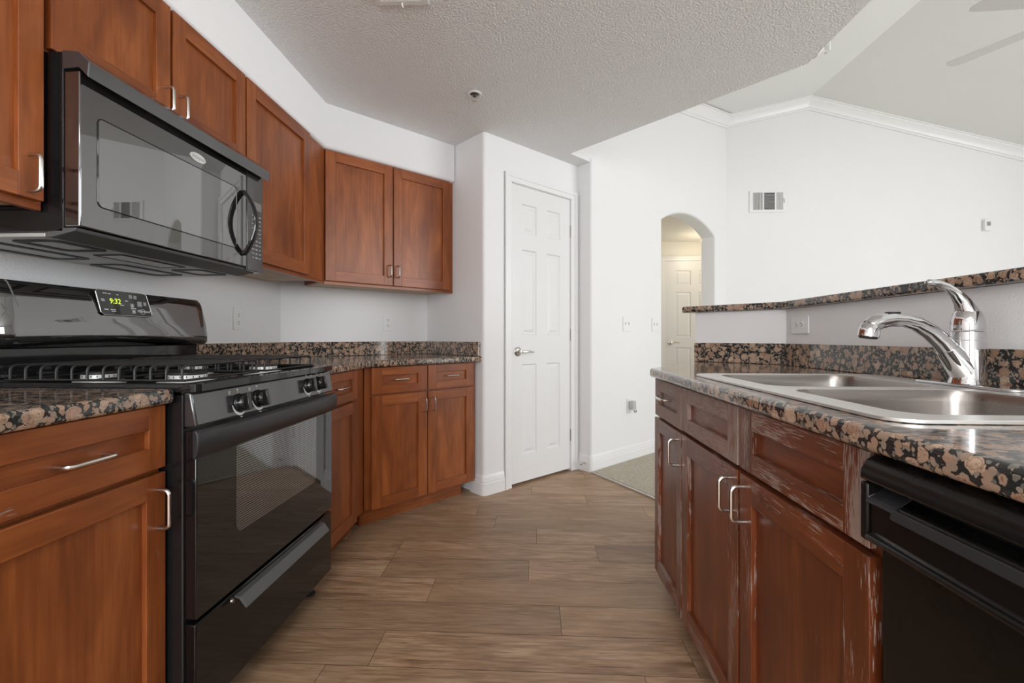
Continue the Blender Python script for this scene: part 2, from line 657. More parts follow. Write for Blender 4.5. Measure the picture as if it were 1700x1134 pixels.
# floor: base slab with individually cut planks on top
bm = new_bm()
box(bm, -1.70, 6.55, -3.3, 6.6, -0.12, -0.002, 'x', mi=1)
PW = 0.1785
Y0 = 1.4335
joints = {0: [-0.52, 0.493, 1.5], 1: [-0.95, 0.09, 1.06], 2: [-0.42, 0.62], 3: [-0.66, -0.03, 0.95], 4: [-1.0, -0.66, 0.29], 5: [-0.95, 0.005, 1.0], 6: [-1.2, -0.22, 0.72]}
for r in range(-27, 13):
    ya, yb = Y0 + r * PW, Y0 + (r + 1) * PW
    js = joints.get(r)
    if js is None:
        s = random.uniform(-1.5, -0.6)
        js = [s, s + 0.98, s + 1.96]
    xs = [-1.70] + [j for j in js if -1.6 < j < 1.4] + [1.45]
    for a, b in zip(xs[:-1], xs[1:]):
        g = 0.0008
        vs = [bm.verts.new(p) for p in ((a + g, ya + g, 0), (b - g, ya + g, 0), (b - g, yb - g, 0), (a + g, yb - g, 0))]
        f = bm.faces.new(vs)
        f.material_index = 0
        paint(bm, [f], 'x')
struct(mk('floor', bm, [M['floor'], M['seam']], smooth=False), 'brown wood plank floor of the kitchen', 'floor')

# carpet of the living room and hall
bm = new_bm()
prism(bm, [(0.437, 3.560), (0.752, 3.021), (0.97, 2.52), (1.236, 2.207), (1.236, -3.2), (6.4, -3.2), (6.4, 5.224), (2.06, 5.224)], -0.002, 0.012)
prism(bm, [(1.06, 4.15), (1.9, 4.98), (3.2, 5.35), (3.2, 6.4), (0.95, 6.4), (0.95, 4.35)], -0.002, 0.0115)
struct(mk('floor_carpet', bm, M['carpet'], smooth=False), 'beige carpet beyond the plank floor', 'carpet')
bm = new_bm()
sweep(bm, [(0.430, 3.560), (0.745, 3.021), (0.962, 2.52)], [(0, 0.0), (0, 0.010), (0.006, 0.014), (0.016, 0.010), (0.016, 0.0)])
struct(mk('trim_threshold', bm, simple('threshold_metal', (0.62, 0.60, 0.55), 0.35, 0.7)), 'pale threshold strip where planks meet carpet', 'threshold')

# walls of the kitchen
bm = new_bm()
prism(bm, [(WX, -3.2), E_, (-1.70, 2.84), (-1.70, -3.2)], 0, 2.40)
struct(mk('wall_left', bm, M['wall'], smooth=False), 'white wall behind the range and microwave', 'wall')
bm = new_bm()
prism(bm, [E_, D_, (D_[0] - 0.1, D_[1] + 0.1), (-1.70, 2.84)], 0, 2.40)
struct(mk('wall_corner', bm, M['wall'], smooth=False), 'white angled wall behind the corner cabinets', 'wall')

nx, ny = -R2, R2


def dwp(s, t=0.0):
    return (C_[0] + s * R2 + t * nx, C_[1] + s * R2 + t * ny)


S0, S1 = 0.229, 0.855
rc = 0.022
corner = []
for k_ in range(7):          # rounded outside corner at C
    a = math.radians(-45 - 90 + 90 * k_ / 6.0)
    cx, cy = C_[0], C_[1] + rc * math.sqrt(2)
    corner.append((cx + rc * math.cos(a), cy + rc * math.sin(a)))
# return wall face direction goes D -> C, then the door wall C -> K
poly = [D_] + corner + [dwp(S0), dwp(S0, 0.06), dwp(S1, 0.06), dwp(S1), K_, (K_[0] - 0.48, K_[1] + 0.48)]
bm = new_bm()
prism(bm, poly, 0, 2.40)
# header above the door
prism(bm, [dwp(S0), dwp(S1), dwp(S1, 0.06), dwp(S0, 0.06)], 2.076, 2.40)
struct(mk('wall_pantry', bm, M['wall'], angle=50), 'white projecting wall that holds the narrow pantry door', 'wall')


def awp(s, z, t=0.0):
    return Vector((Q_[0] + s * R2 + t * nx, Q_[1] + s * R2 + t * ny, z))


AL, AR, ASP, ATOP = 1.0126, 2.076, 2.080, 2.214
outl = [(0, 0), (0, ZC + 0.02), (-0.24, ZC + 0.02), (-0.24, vault_z(Q_[0] - 0.24 * R2) + 0.03)]
outl += [(2.329, vault_z(G_[0]) + 0.03), (2.329, 0), (AR, 0)]
hw = (AR - AL) / 2
rise = ATOP - ASP
rr_ = (hw * hw + rise * rise) / (2 * rise)
for k_ in range(25):
    u = 1 - 2 * k_ / 24.0
    outl.append(((AL + AR) / 2 + u * hw, ASP - (rr_ - rise) + math.sqrt(max(0, rr_ * rr_ - (u * hw) ** 2))))
outl.append((AL, 0))
bm = new_bm()
fr = [bm.verts.new(awp(s, z, 0)) for s, z in outl]
bk = [bm.verts.new(awp(s, z, 0.134 if s <= 0.01 else 0.15)) for s, z in outl]
n_ = len(outl)
fs = [bm.faces.new(fr), bm.faces.new(bk[::-1])]
for i in range(n_):
    j = (i + 1) % n_
    fs.append(bm.faces.new((fr[j], fr[i], bk[i], bk[j])))
bmesh.ops.recalc_face_normals(bm, faces=fs)
bm.edges.ensure_lookup_table()
be = []
for e in bm.edges:
    a, b = e.verts
    for i in range(n_):
        j = (i + 1) % n_
        if {a, b} == {fr[i], fr[j]}:
            s_, z_ = outl[i]
            s2, z2 = outl[j]
            if (i == 0) or i == 1 or (i >= 6 and i <= n_ - 2):
                be.append(e)
bmesh.ops.bevel(bm, geom=be, offset=0.02, segments=5, profile=0.5, affect='EDGES', clamp_overlap=True)
paint(bm, bm.faces, 'x')
struct(mk('wall_arch', bm, M['wall'], angle=45), 'white wall with the arched opening to the hall', 'wall')

# gable wall and the rest of the living room
GY = 5.224


def xz(x, y, z):
    return (x, z, y)


bm = new_bm()
prism(bm, [(2.03, 0), (6.5, 0), (6.5, vault_z(6.5) + 0.04), (RIDGE[0], RIDGE[1] + 0.04), (2.03, vault_z(2.03) + 0.04)][::-1], GY, GY + 0.13, tf=xz)
struct(mk('wall_gable', bm, M['wall'], smooth=False), 'white gable wall of the living room under the ridge', 'wall')
# right wall with a window opening
bm = new_bm()
zt = vault_z(6.4)
WA, WB, W0, W1 = -1.6, 2.8, 0.5, 2.5
box(bm, 6.4, 6.52, -3.2, WA, 0, zt + 0.05)
box(bm, 6.4, 6.52, WB, GY, 0, zt + 0.05)
box(bm, 6.4, 6.52, WA, WB, 0, W0)
box(bm, 6.4, 6.52, WA, WB, W1, zt + 0.05)
struct(mk('wall_right', bm, M['wall'], smooth=False), 'white window wall of the living room', 'wall')
# rear wall with two openings
bm = new_bm()
HT = 3.7
for a, b, z0, z1 in ((-1.7, -1.1, 0, HT), (-1.1, 0.9, 0, 0.7), (-1.1, 0.9, 2.25, HT), (0.9, 2.2, 0, HT), (2.2, 5.6, 2.45, HT), (2.2, 5.6, 0, 0.2), (5.6, 6.52, 0, HT)):
    box(bm, a, b, -3.32, -3.2, z0, z1)
struct(mk('wall_rear', bm, M['wall'], smooth=False), 'white wall behind the viewpoint with windows', 'wall')

# flat kitchen ceiling with its fascia
e0 = (0.252, 3.407)
e1 = (1.318, 2.345)
bm = new_bm()
fp = [(1.322, -3.2), e1, e0, (Q_[0] - 0.01, Q_[1]), (0.34, 3.69), (-0.9, 3.65), (-1.70, 2.9), (-1.70, -3.2)]
prism(bm, fp, ZC, ZC + 0.05)
struct(mk('ceiling', bm, M['ceiling'], smooth=False), 'grey textured flat ceiling of the kitchen', 'ceiling')
bm = new_bm()
prism(bm, [(1.323, -3.2), (1.319, 2.346), (0.253, 3.408), (0.20, 3.37), (1.25, 2.31), (1.25, -3.2)], ZC + 0.0005, 3.30)
struct(mk('wall_fascia', bm, M['wall'], smooth=False, bevel=0.012, seg=3), 'white fascia rising above the edge of the kitchen ceiling', 'fascia')
# vault slopes
bm = new_bm()
prism(bm, [(0.15, vault_z(0.15)), (RIDGE[0], RIDGE[1]), (6.5, vault_z(6.5)), (6.5, vault_z(6.5) + 0.06), (RIDGE[0], RIDGE[1] + 0.06), (0.15, vault_z(0.15) + 0.06)][::-1], -3.2, GY + 0.1, tf=xz)
struct(mk('ceiling_vault', bm, M['vault'], smooth=False), 'white vaulted ceiling over the living room', 'ceiling')
# soffit above the wall cabinets
SFX = -1.183
bm = new_bm()
sf = [(SFX, -3.2), (SFX, 2.605), (-0.560, 3.228), D_, E_, (WX, -3.2)]
fs = prism(bm, sf, 2.093, ZC + 0.001)
bmesh.ops.recalc_face_normals(bm, faces=fs)
be = [e for e in bm.edges if all(abs(v.co.z - 2.093) < 1e-4 for v in e.verts) and all((abs(v.co.x - SFX) < 1e-3 or abs(v.co.x + 0.56) < 1e-3) for v in e.verts)]
bmesh.ops.bevel(bm, geom=be, offset=0.022, segments=5, profile=0.5, affect='EDGES')
struct(mk('soffit', bm, M['wall'], angle=50), 'white boxed soffit above the wall cabinets', 'soffit')

# half wall carrying the bar top
A_ = (0.82, 2.46)
B_ = (1.12, 2.16)
bm = new_bm()
fs = prism(bm, [(1.12, 0.02), (1.236, 0.02), (1.236, 2.208), (0.901, 2.541), A_, B_], 0, 1.146)
struct(mk('wall_bar', bm, M['wall'], smooth=False), 'low white half wall behind the sink counter', 'half wall')

# crown mouldings


def crown(name, p0, p1, n2, label, h=0.115, d=0.085):
    """along p0-p1 (top corner line against wall and ceiling); n2: horizontal direction into the room"""
    prof = [(0.0, -h), (0.010, -h), (0.012, -h + 0.018), (0.022, -h + 0.024), (0.032, -h + 0.05), (0.056, -0.036), (0.068, -0.026), (0.07, -0.014), (d, -0.010), (d, 0.0), (0.0, 0.0)]
    bm = new_bm()
    ra = [bm.verts.new((p0[0] + n2[0] * a, p0[1] + n2[1] * a, p0[2] + b)) for a, b in prof]
    rb = [bm.verts.new((p1[0] + n2[0] * a, p1[1] + n2[1] * a, p1[2] + b)) for a, b in prof]
    m = len(prof)
    fs = [bm.faces.new((ra[i], ra[(i + 1) % m], rb[(i + 1) % m], rb[i])) for i in range(m)]
    fs += [bm.faces.new(ra), bm.faces.new(rb[::-1])]
    bmesh.ops.recalc_face_normals(bm, faces=fs)
    paint(bm, fs)
    struct(mk(name, bm, M['trim'], angle=25), label, 'crown moulding')


eps = 0.0015
crown('trim_1', (2.03, GY - eps, vault_z(2.03)), (RIDGE[0], GY - eps, RIDGE[1]), (0, -1), 'short crown moulding left of the gable peak')
crown('trim_2', (RIDGE[0], GY - eps, RIDGE[1]), (6.4, GY - eps, vault_z(6.4)), (0, -1), 'long crown moulding right of the gable peak')
p0 = awp(-0.22, 0, -eps)
p1 = awp(2.33, 0, -eps)
crown('trim_3', (p0[0], p0[1], vault_z(p0[0])), (p1[0], p1[1], vault_z(p1[0])), (R2, -R2), 'crown moulding above the arched opening')

# baseboards
BB = [(0.001, 0.0), (0.016, 0.0), (0.016, 0.075), (0.0135, 0.079), (0.0135, 0.092), (0.0105, 0.097), (0.0105, 0.108), (0.006, 0.122), (0.004, 0.128), (0.001, 0.128)]
bm = new_bm()
cor2 = [(C_[0] - 0.085, C_[1] + 0.085)] + corner[1:-1] + [dwp(0.170)]
sweep(bm, cor2, BB)
struct(mk('baseboard_pantry', bm, M['trim'], angle=25), 'white baseboard wrapping the corner left of the pantry door', 'baseboard')
bm = new_bm()
qc = []
for k_ in range(5):
    a = math.radians(-135 + 90 * k_ / 4.0)
    qc.append((Q_[0] + 0.02 * math.cos(a), Q_[1] + 0.02 * math.sqrt(2) + 0.02 * math.sin(a)))
p1 = awp(AL - 0.003, 0)
sweep(bm, [(K_[0] + 0.012, K_[1] - 0.012)] + qc + [(p1[0], p1[1])], BB)
struct(mk('baseboard_arch', bm, M['trim'], angle=25), 'white baseboard from the pantry door to the arch', 'baseboard')
bm = new_bm()
p0 = awp(AR + 0.003, 0)
sweep(bm, [(p0[0], p0[1]), (G_[0], G_[1]), (6.395, GY)], BB)
struct(mk('baseboard_gable', bm, M['trim'], angle=25), 'white baseboard along the gable wall', 'baseboard')

# hall behind the arch
HY = 6.33
bm = new_bm()
box(bm, 0.85, 3.3, HY, HY + 0.1, 0, 2.45)
box(bm, 0.85, 0.95, 4.25, HY, 0, 2.45)
box(bm, 3.2, 3.3, GY + 0.131, HY, 0, 2.45)
struct(mk('wall_hall', bm, M['hallpaint'], smooth=False), 'cream walls of the small hall seen through the arch', 'wall')
bm = new_bm()
prism(bm, [(0.85, 4.30), (1.03, 4.42), (1.9, 5.28), (2.05, 5.36), (3.3, 5.36), (3.3, 6.43), (0.85, 6.43)], 2.285, 2.34)
struct(mk('ceiling_hall', bm, M['hallpaint'], smooth=False), 'cream ceiling of the small hall', 'ceiling')

# windows behind the viewpoint (frames)


def win(name, verts_fn, a, b, z0, z1, nm, label):
    bm = new_bm()
    t = 0.06
    for (p, q, r, s) in ((a, a + t, z0, z1), (b - t, b, z0, z1), (a, b, z0, z0 + t), (a, b, z1 - t, z1), ((a + b) / 2 - t / 2, (a + b) / 2 + t / 2, z0, z1)):
        verts_fn(bm, p, q, r, s)
    struct(mk(name, bm, M['trim'], smooth=False), label, 'window')


win('window_1', lambda b_, p, q, r, s: box(b_, 6.42, 6.48, p, q, r, s), WA, WB, W0, W1, nm='', label='wide white framed window of the living room')
win('window_2', lambda b_, p, q, r, s: box(b_, p, q, -3.29, -3.23, r, s), -1.1, 0.9, 0.7, 2.25, nm='', label='white framed window behind the kitchen aisle')
win('window_3', lambda b_, p, q, r, s: box(b_, p, q, -3.29, -3.23, r, s), 2.2, 5.6, 0.2, 2.45, nm='', label='broad white framed glass door opening at the rear')

# ------------------------------------------------------------------ six-panel doors


def panel_door(root, w, h, t, cols, rows, mat):
    """leaf with recessed raised panels; local x 0..w, front at y=0 going back to t"""
    bm = new_bm()
    xs = sorted({0, w, *[c for p in cols for c in p]})
    zs = sorted({0, h, *[c for p in rows for c in p]})

    def is_panel(xa, xb, za, zb):
        return any(abs(p[0] - xa) < 1e-6 and abs(p[1] - xb) < 1e-6 for p in cols) and any(abs(p[0] - za) < 1e-6 and abs(p[1] - zb) < 1e-6 for p in rows)
    vd = {}

    def V(x, y, z):
        kk = (round(x, 5), round(y, 5), round(z, 5))
        if kk not in vd:
            vd[kk] = bm.verts.new((x, y, z))
        return vd[kk]
    for i in range(len(xs) - 1):
        for j in range(len(zs) - 1):
            xa, xb, za, zb = xs[i], xs[i + 1], zs[j], zs[j + 1]
            if not is_panel(xa, xb, za, zb):
                bm.faces.new((V(xa, 0, za), V(xb, 0, za), V(xb, 0, zb), V(xa, 0, zb)))
            else:
                steps = [(0, 0), (0.008, 0.011), (0.015, 0.011), (0.036, 0.003)]
                for (o1, d1), (o2, d2) in zip(steps[:-1], steps[1:]):
                    q1 = [(xa + o1, za + o1), (xb - o1, za + o1), (xb - o1, zb - o1), (xa + o1, zb - o1)]
                    q2 = [(xa + o2, za + o2), (xb - o2, za + o2), (xb - o2, zb - o2), (xa + o2, zb - o2)]
                    for k_ in range(4):
                        m_ = (k_ + 1) % 4
                        bm.faces.new((V(q1[k_][0], d1, q1[k_][1]), V(q1[m_][0], d1, q1[m_][1]), V(q2[m_][0], d2, q2[m_][1]), V(q2[k_][0], d2, q2[k_][1])))
                o, d = steps[-1]
                bm.faces.new((V(xa + o, d, za + o), V(xb - o, d, za + o), V(xb - o, d, zb - o), V(xa + o, d, zb - o)))
    # edges and back
    for a, b in (((0, 0), (0, h)), ((w, h), (w, 0))):
        pass
    b0 = [V(0, t, 0), V(w, t, 0), V(w, t, h), V(0, t, h)]
    bm.faces.new(b0[::-1])
    left = [V(0, 0, z) for z in zs]
    bm.faces.new(left + [b0[3], b0[0]])
    right = [V(w, 0, z) for z in zs]
    bm.faces.new(right[::-1] + [b0[1], b0[2]])
    top = [V(x, 0, h) for x in xs]
    bm.faces.new(top + [b0[2], b0[3]])
    bot = [V(x, 0, 0) for x in xs]
    bm.faces.new(bot[::-1] + [b0[0], b0[1]])
    bmesh.ops.recalc_face_normals(bm, faces=bm.faces)
    paint(bm, bm.faces)
    return mk('door_leaf', bm, mat, root, smooth=False)


def lever_handle(parent, x, z, y0=0.0):
    h = bpy.data.objects.new('door_handle', None)
    bm = new_bm()
    lathe(bm, [(0.033, 0), (0.033, 0.006), (0.026, 0.012), (0.012, 0.014), (0.012, 0.045), (0.0, 0.046)], 24, Matrix.Translation((x, y0, z)) @ Matrix.Rotation(HP, 4, 'X'))
    tube(bm, [(x, y0 - 0.042, z), (x + 0.02, y0 - 0.048, z + 0.001), (x + 0.055, y0 - 0.050, z + 0.001), (x + 0.09, y0 - 0.046, z - 0.003), (x + 0.115, y0 - 0.040, z - 0.006)], [0.010, 0.0105, 0.0095, 0.0085, 0.007], 10, flat=0.9)
    return mk('door_handle', bm, M['nickel'], parent)


# pantry door
lw = 0.849 - 0.235
pd = thing('door_1', 'narrow white six-panel pantry door with a lever handle', 'door', (*dwp(0.235, 0.004), 0.018), math.radians(45))
pd['kind'] = 'structure'
panel_door(pd, lw, 2.051, 0.035, [(0.108, 0.252), (0.358, 0.500)], [(0.186, 0.814), (1.020, 1.612), (1.728, 1.930)], M['door'])
lever_handle(pd, 0.066, 0.904)
for z in (0.255, 1.02, 1.812):
    bm = new_bm()
    tube(bm, [(lw + 0.0035, -0.006, z - 0.045), (lw + 0.0035, -0.006, z + 0.045)], 0.0055, 8)
    for q in range(5):
        lathe(bm, [(0.0065, 0), (0.0065, 0.012)], 8, Matrix.Translation((lw + 0.0035, -0.006, z - 0.043 + q * 0.0185)))
    mk('hinge', bm, M['nickel'], pd)
# strike line of the latch
bm = new_bm()
box(bm, 0.0005, 0.002, -0.0008, 0.01, 0.86, 0.945)
mk('latch', bm, M['nickel'], pd)


def casing(name, org, rotz, x0, x1, ztop, label, wd=0.058, right_w=None):
    """stepped casing around a leaf from x0 to x1; front face stands out from the wall at local y=0"""
    bm = new_bm()
    rw = right_w or wd

    def step(a, b, c, d, y):
        box(bm, a, b, y, -0.001, c, d)
    for (xa, xb, xi) in ((x0 - wd, x0, 0), (x1, x1 + rw, 1)):
        step(xa, xb, 0, ztop, -0.011)
        if xi == 0:
            step(xa, xa + wd * 0.45, 0, ztop + wd * 0.55, -0.017)
        else:
            step(xb - rw * 0.45, xb, 0, ztop + wd * 0.55, -0.017)
    step(x0 - wd, x1 + rw, ztop, ztop + wd, -0.011)
    step(x0 - wd, x1 + rw, ztop + wd * 0.55, ztop + wd, -0.017)
    # jamb lining
    box(bm, x0 - 0.006, x0 - 0.0012, -0.0015, 0.05, 0, ztop)
    box(bm, x1 + 0.0012, x1 + 0.006, -0.0015, 0.05, 0, ztop)
    box(bm, x0, x1, -0.0015, 0.05, ztop - 0.0035, ztop + 0.001)
    o = mk(name, bm, M['trim'], smooth=False, bevel=0.002, loc=(*org, 0), rotz=rotz)
    return struct(o, label, 'door casing')


casing('trim_4', dwp(0.235), math.radians(45), 0.0, lw, 2.0745, 'white casing around the pantry door', 0.058, 0.072)

# hall door
hd = thing('door_2', 'cream-lit panel door at the back of the hall, seen through the arch', 'door', (1.717, HY - 0.012, 0.018), 0)
hd['kind'] = 'structure'
panel_door(hd, 0.76, 2.010, 0.010, [(0.133, 0.335), (0.425, 0.627)], [(0.24, 0.87), (1.0, 1.60), (1.69, 1.885)], M['door'])
lever_handle(hd, 0.062, 0.935)
casing('trim_5', (1.717, HY - 0.0015), 0.0, 0.0, 0.76, 2.034, 'white casing around the hall door')

# ================================================================== CABINETS


def handle_v(parent, x, z0, z1, y=0.0, r=0.0045, out=0.030):
    bm = new_bm()
    rr = 0.012
    pts = [(x, y, z0), (x, y - out + rr, z0)]
    for k_ in range(5):
        a = math.radians(90 * k_ / 4.0)
        pts.append((x, y - out + rr - rr * math.sin(a), z0 + rr - rr * math.cos(a)))
    for k_ in range(5):
        a = math.radians(90 * k_ / 4.0)
        pts.append((x, y - out + rr - rr * math.cos(a), z1 - rr + rr * math.sin(a)))
    pts += [(x, y, z1)]
    tube(bm, pts, r, 8)
    return mk('handle', bm, M['nickel'], parent)


def handle_h(parent, x0, x1, z, y=0.0, r=0.0045, out=0.030):
    bm = new_bm()
    rr = 0.012
    pts = [(x0, y, z), (x0, y - out + rr, z)]
    for k_ in range(5):
        a = math.radians(90 * k_ / 4.0)
        pts.append((x0 + rr - rr * math.cos(a), y - out + rr - rr * math.sin(a), z))
    for k_ in range(5):
        a = math.radians(90 * k_ / 4.0)
        pts.append((x1 - rr + rr * math.sin(a), y - out + rr - rr * math.cos(a), z))
    pts += [(x1, y, z)]
    tube(bm, pts, r, 8, up=(0, 0, 1))
    return mk('handle', bm, M['nickel'], parent)


def shaker(name, parent, x0, x1, z0, z1, mat, fw=0.055, rail=None, wear=0.0, pwear=0.0, t=0.019, label=None, grainx=False):
    """frame-and-panel front: local x0..x1, z0..z1, face at y=0"""
    bm = new_bm()
    rl = rail or fw
    box(bm, x0, x0 + fw, 0, t, z0, z1, 'z', wear)
    box(bm, x1 - fw, x1, 0, t, z0, z1, 'z', wear)
    box(bm, x0 + fw, x1 - fw, 0, t, z0, z0 + rl, 'x', wear)
    box(bm, x0 + fw, x1 - fw, 0, t, z1 - rl, z1, 'x', wear)
    box(bm, x0 + fw - 0.001, x1 - fw + 0.001, 0.0115, t - 0.002, z0 + rl - 0.001, z1 - rl + 0.001, 'x' if grainx else 'z', pwear)
    o = mk(name, bm, mat, parent, bevel=0.0014, seg=2, smooth=False)
    if label:
        o['label'] = label
    return o


def carcass(parent, w, z0, z1, depth, mat, kick=True, y0=0.021, stile=0.03, wear=0.1, left=0.0, right=0.0, under=False):
    bm = new_bm()
    box(bm, left, w - right, y0, depth, z0, z1, 'z', wear)
    mats = [mat]
    o = mk('carcass', bm, mats, parent, bevel=0.001, smooth=False)
    if kick:
        bm = new_bm()
        box(bm, left + 0.002, w - right - 0.002, y0 + 0.065, depth - 0.02, 0.0, z0 - 0.0005, 'x', wear)
        mk('toe_kick', bm, mat, parent, smooth=False)
    if under:
        bm = new_bm()
        box(bm, left + 0.018, w - right - 0.018, y0 + 0.02, depth - 0.004, z0 - 0.003, z0 - 0.0003, 'x', 0)
        mk('underside', bm, M['under'], parent, smooth=False)
        bm = new_bm()
        box(bm, left, w - right, y0 + 0.001, y0 + 0.018, z0 - 0.014, z0 - 0.0003, 'x', wear)
        mk('bottom_rail', bm, mat, parent, smooth=False)
    return o


L90 = math.radians(90)
BZ0, BZ1 = 0.102, 0.8615
# --- base cabinet nearest the viewpoint, left of the range
bn = thing('base_cabinet', 'reddish brown base cabinet left of the black range, drawer over one door', 'cabinet', (-0.886, 0.66, 0), L90)
carcass(bn, 0.428, BZ0, BZ1, 0.648, M['cherry'])
d = shaker('drawer', bn, 0.006, 0.424, 0.711, 0.858, M['cherry'], 0.048, 0.052, wear=0.20, pwear=0.12, grainx=True)
handle_h(d, 0.170, 0.272, 0.777, y=0.0115, out=0.034)
d = shaker('door', bn, 0.006, 0.424, 0.108, 0.699, M['cherry'], 0.055, wear=0.16)
handle_v(d, 0.398, 0.572, 0.662)
# --- narrow base cabinet right of the range
bl = thing('base_cabinet', 'narrow brown base cabinet squeezed between the range and the corner cabinet', 'cabinet', (-0.886, 1.866, 0), L90)
carcass(bl, 0.565, BZ0, BZ1, 0.648, M['cherry'], kick=True)
d = shaker('drawer', bl, 0.006, 0.430, 0.716, 0.858, M['cherry'], 0.055, 0.04, wear=0.12, grainx=True)
handle_h(d, 0.185, 0.300, 0.786, y=0.0115)
d = shaker('door', bl, 0.006, 0.430, 0.104, 0.702, M['cherry'], 0.055, wear=0.12)
# --- corner base cabinet with two doors
ab = math.radians(49.3)
ba = thing('base_cabinet', 'angled corner base cabinet with two drawers over two doors', 'cabinet', (-0.868, 2.451, 0), ab)
bm = new_bm()
# wedge-shaped body that follows the corner walls


def to_local(p, org, a):
    dx, dy = p[0] - org[0], p[1] - org[1]
    return (dx * math.cos(a) + dy * math.sin(a), -dx * math.sin(a) + dy * math.cos(a))


oc = (-0.868, 2.451)
cp = [(-0.030, 0.021), (0.752, 0.021), (0.752, 0.10), to_local((D_[0] + 0.02, D_[1] - 0.06), oc, ab), to_local((-1.30, 2.98), oc, ab), (-0.030, 0.30)]
prism(bm, cp, BZ0, BZ1)
paint(bm, bm.faces, 'z', 0.12)
mk('carcass', bm, M['cherry'], ba, bevel=0.001, smooth=False)
bm = new_bm()
prism(bm, [(-0.02, 0.095), (0.70, 0.095), (0.70, 0.2), (-0.02, 0.2)], 0, BZ0 - 0.0005)
paint(bm, bm.faces, 'x', 0.15)
mk('toe_kick', bm, M['cherry'], ba, smooth=False)
for (xa, xb, hx) in ((0.002, 0.360, 0.333), (0.368, 0.724, 0.396)):
    d = shaker('drawer', ba, xa, xb, 0.714, 0.857, M['cherry'], 0.062, 0.044, wear=0.13, pwear=0.25, grainx=True)
    cx = (xa + xb) / 2
    handle_h(d, cx - 0.046, cx + 0.046, 0.787, y=0.0115)
    d = shaker('door', ba, xa, xb, 0.100, 0.704, M['cherry'], 0.062, 0.055, wear=0.13, pwear=0.10 if hx < 0.35 else 0.24)
    handle_v(d, hx, 0.590, 0.668)

# --- wall cabinets
UF = -1.18
UZ0, UZ1 = 1.342, 2.0915
UD = 0.357
u1 = thing('wall_cabinet', 'tall brown wall cabinet left of the microwave, only its door edge in view', 'cabinet', (UF, 0.66, 0), L90)
carcass(u1, 0.424, UZ0, UZ1, UD, M['cherry'], kick=False, under=True)
d = shaker('door', u1, 0.006, 0.412, UZ0 + 0.004, UZ1 - 0.003, M['cherry'], 0.056, wear=0.08)
handle_v(d, 0.378, 1.362, 1.447)
u2 = thing('wall_cabinet', 'short two-door brown wall cabinet directly above the microwave', 'cabinet', (UF, 1.085, 0), L90)
carcass(u2, 0.779, 1.722, UZ1, UD, M['cherry'], kick=False)
d = shaker('door', u2, 0.005, 0.379, 1.726, UZ1 - 0.003, M['cherry'], 0.056, wear=0.05)
handle_v(d, 0.356, 1.740, 1.818)
d = shaker('door', u2, 0.392, 0.773, 1.726, UZ1 - 0.003, M['cherry'], 0.056, wear=0.05)
handle_v(d, 0.417, 1.740, 1.818)
u3 = thing('wall_cabinet', 'tall single-door brown wall cabinet right of the microwave', 'cabinet', (UF, 1.865, 0), L90)
carcass(u3, 0.752, UZ0, UZ1, UD, M['cherry'], kick=False, under=True)
d = shaker('door', u3, 0.006, 0.541, UZ0 + 0.004, UZ1 - 0.003, M['cherry'], 0.060, wear=0.06)
u4 = thing('wall_cabinet', 'angled two-door brown wall cabinet in the back corner', 'cabinet', (-1.191, 2.609, 0), math.radians(45))
bm = new_bm()
oc4 = (-1.191, 2.609)
a4 = math.radians(45)
prism(bm, [(0.0, 0.021), (0.888, 0.021), (0.888, 0.345), (0.0, 0.345)], UZ0, UZ1)
paint(bm, bm.faces, 'z', 0.06)
mk('carcass', bm, M['cherry'], u4, bevel=0.001, smooth=False)
bm = new_bm()
box(bm, 0.01, 0.87, 0.04, 0.34, UZ0 - 0.003, UZ0 - 0.0003, 'x')
mk('underside', bm, M['under'], u4, smooth=False)
bm = new_bm()
box(bm, -0.0, 0.888, 0.022, 0.039, UZ0 - 0.016, UZ0 - 0.0003, 'x', 0.05)
mk('bottom_rail', bm, M['cherry'], u4, smooth=False)
for xa, xb, hx in ((0.002, 0.421, 0.397), (0.428, 0.852, 0.452)):
    d = shaker('door', u4, xa, xb, UZ0 + 0.002, UZ1 - 0.002, M['cherry'], 0.058, wear=0.06)
    handle_v(d, hx, 1.396, 1.468)

# --- island base cabinets
IX = 0.475
R90 = math.radians(-90)
i1 = thing('base_cabinet', 'narrow dark brown end cabinet of the sink counter with worn drawer', 'cabinet', (IX, 1.90, 0), R90)
bm = new_bm()
oi = (IX, 1.90)
ip = [(0.0, 0.021), (0.343, 0.021), (0.343, 0.60), to_local((1.09, 2.10), oi, R90), to_local((0.79, 2.38), oi, R90)]
prism(bm, ip, BZ0, BZ1)
paint(bm, bm.faces, 'z', 0.3)
mk('carcass', bm, M['cherry_shaded'], i1, bevel=0.001, smooth=False)
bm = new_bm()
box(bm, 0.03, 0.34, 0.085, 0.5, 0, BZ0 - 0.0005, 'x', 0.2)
mk('toe_kick', bm, M['cherry_shaded'], i1, smooth=False)
d = shaker('drawer', i1, 0.008, 0.338, 0.715, 0.857, M['cherry_shaded'], 0.050, 0.046, wear=0.84, pwear=0.62, grainx=True)
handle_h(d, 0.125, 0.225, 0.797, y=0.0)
d = shaker('door', i1, 0.001, 0.338, 0.100, 0.704, M['cherry_shaded'], 0.050, wear=0.74, pwear=0.25)
handle_v(d, 0.303, 0.592, 0.678)
i2 = thing('base_cabinet', 'wide dark brown sink cabinet with peeling finish beside the dishwasher', 'cabinet', (IX, 1.5565, 0), R90)
bm = new_bm()
box(bm, 0, 0.868, 0.021, 0.60, BZ0, 0.69, 'z', 0.15)
box(bm, 0, 0.868, 0.021, 0.036, 0.6905, BZ1, 'z', 0.3)
box(bm, 0, 0.018, 0.0365, 0.60, 0.6905, BZ1, 'z', 0.3)
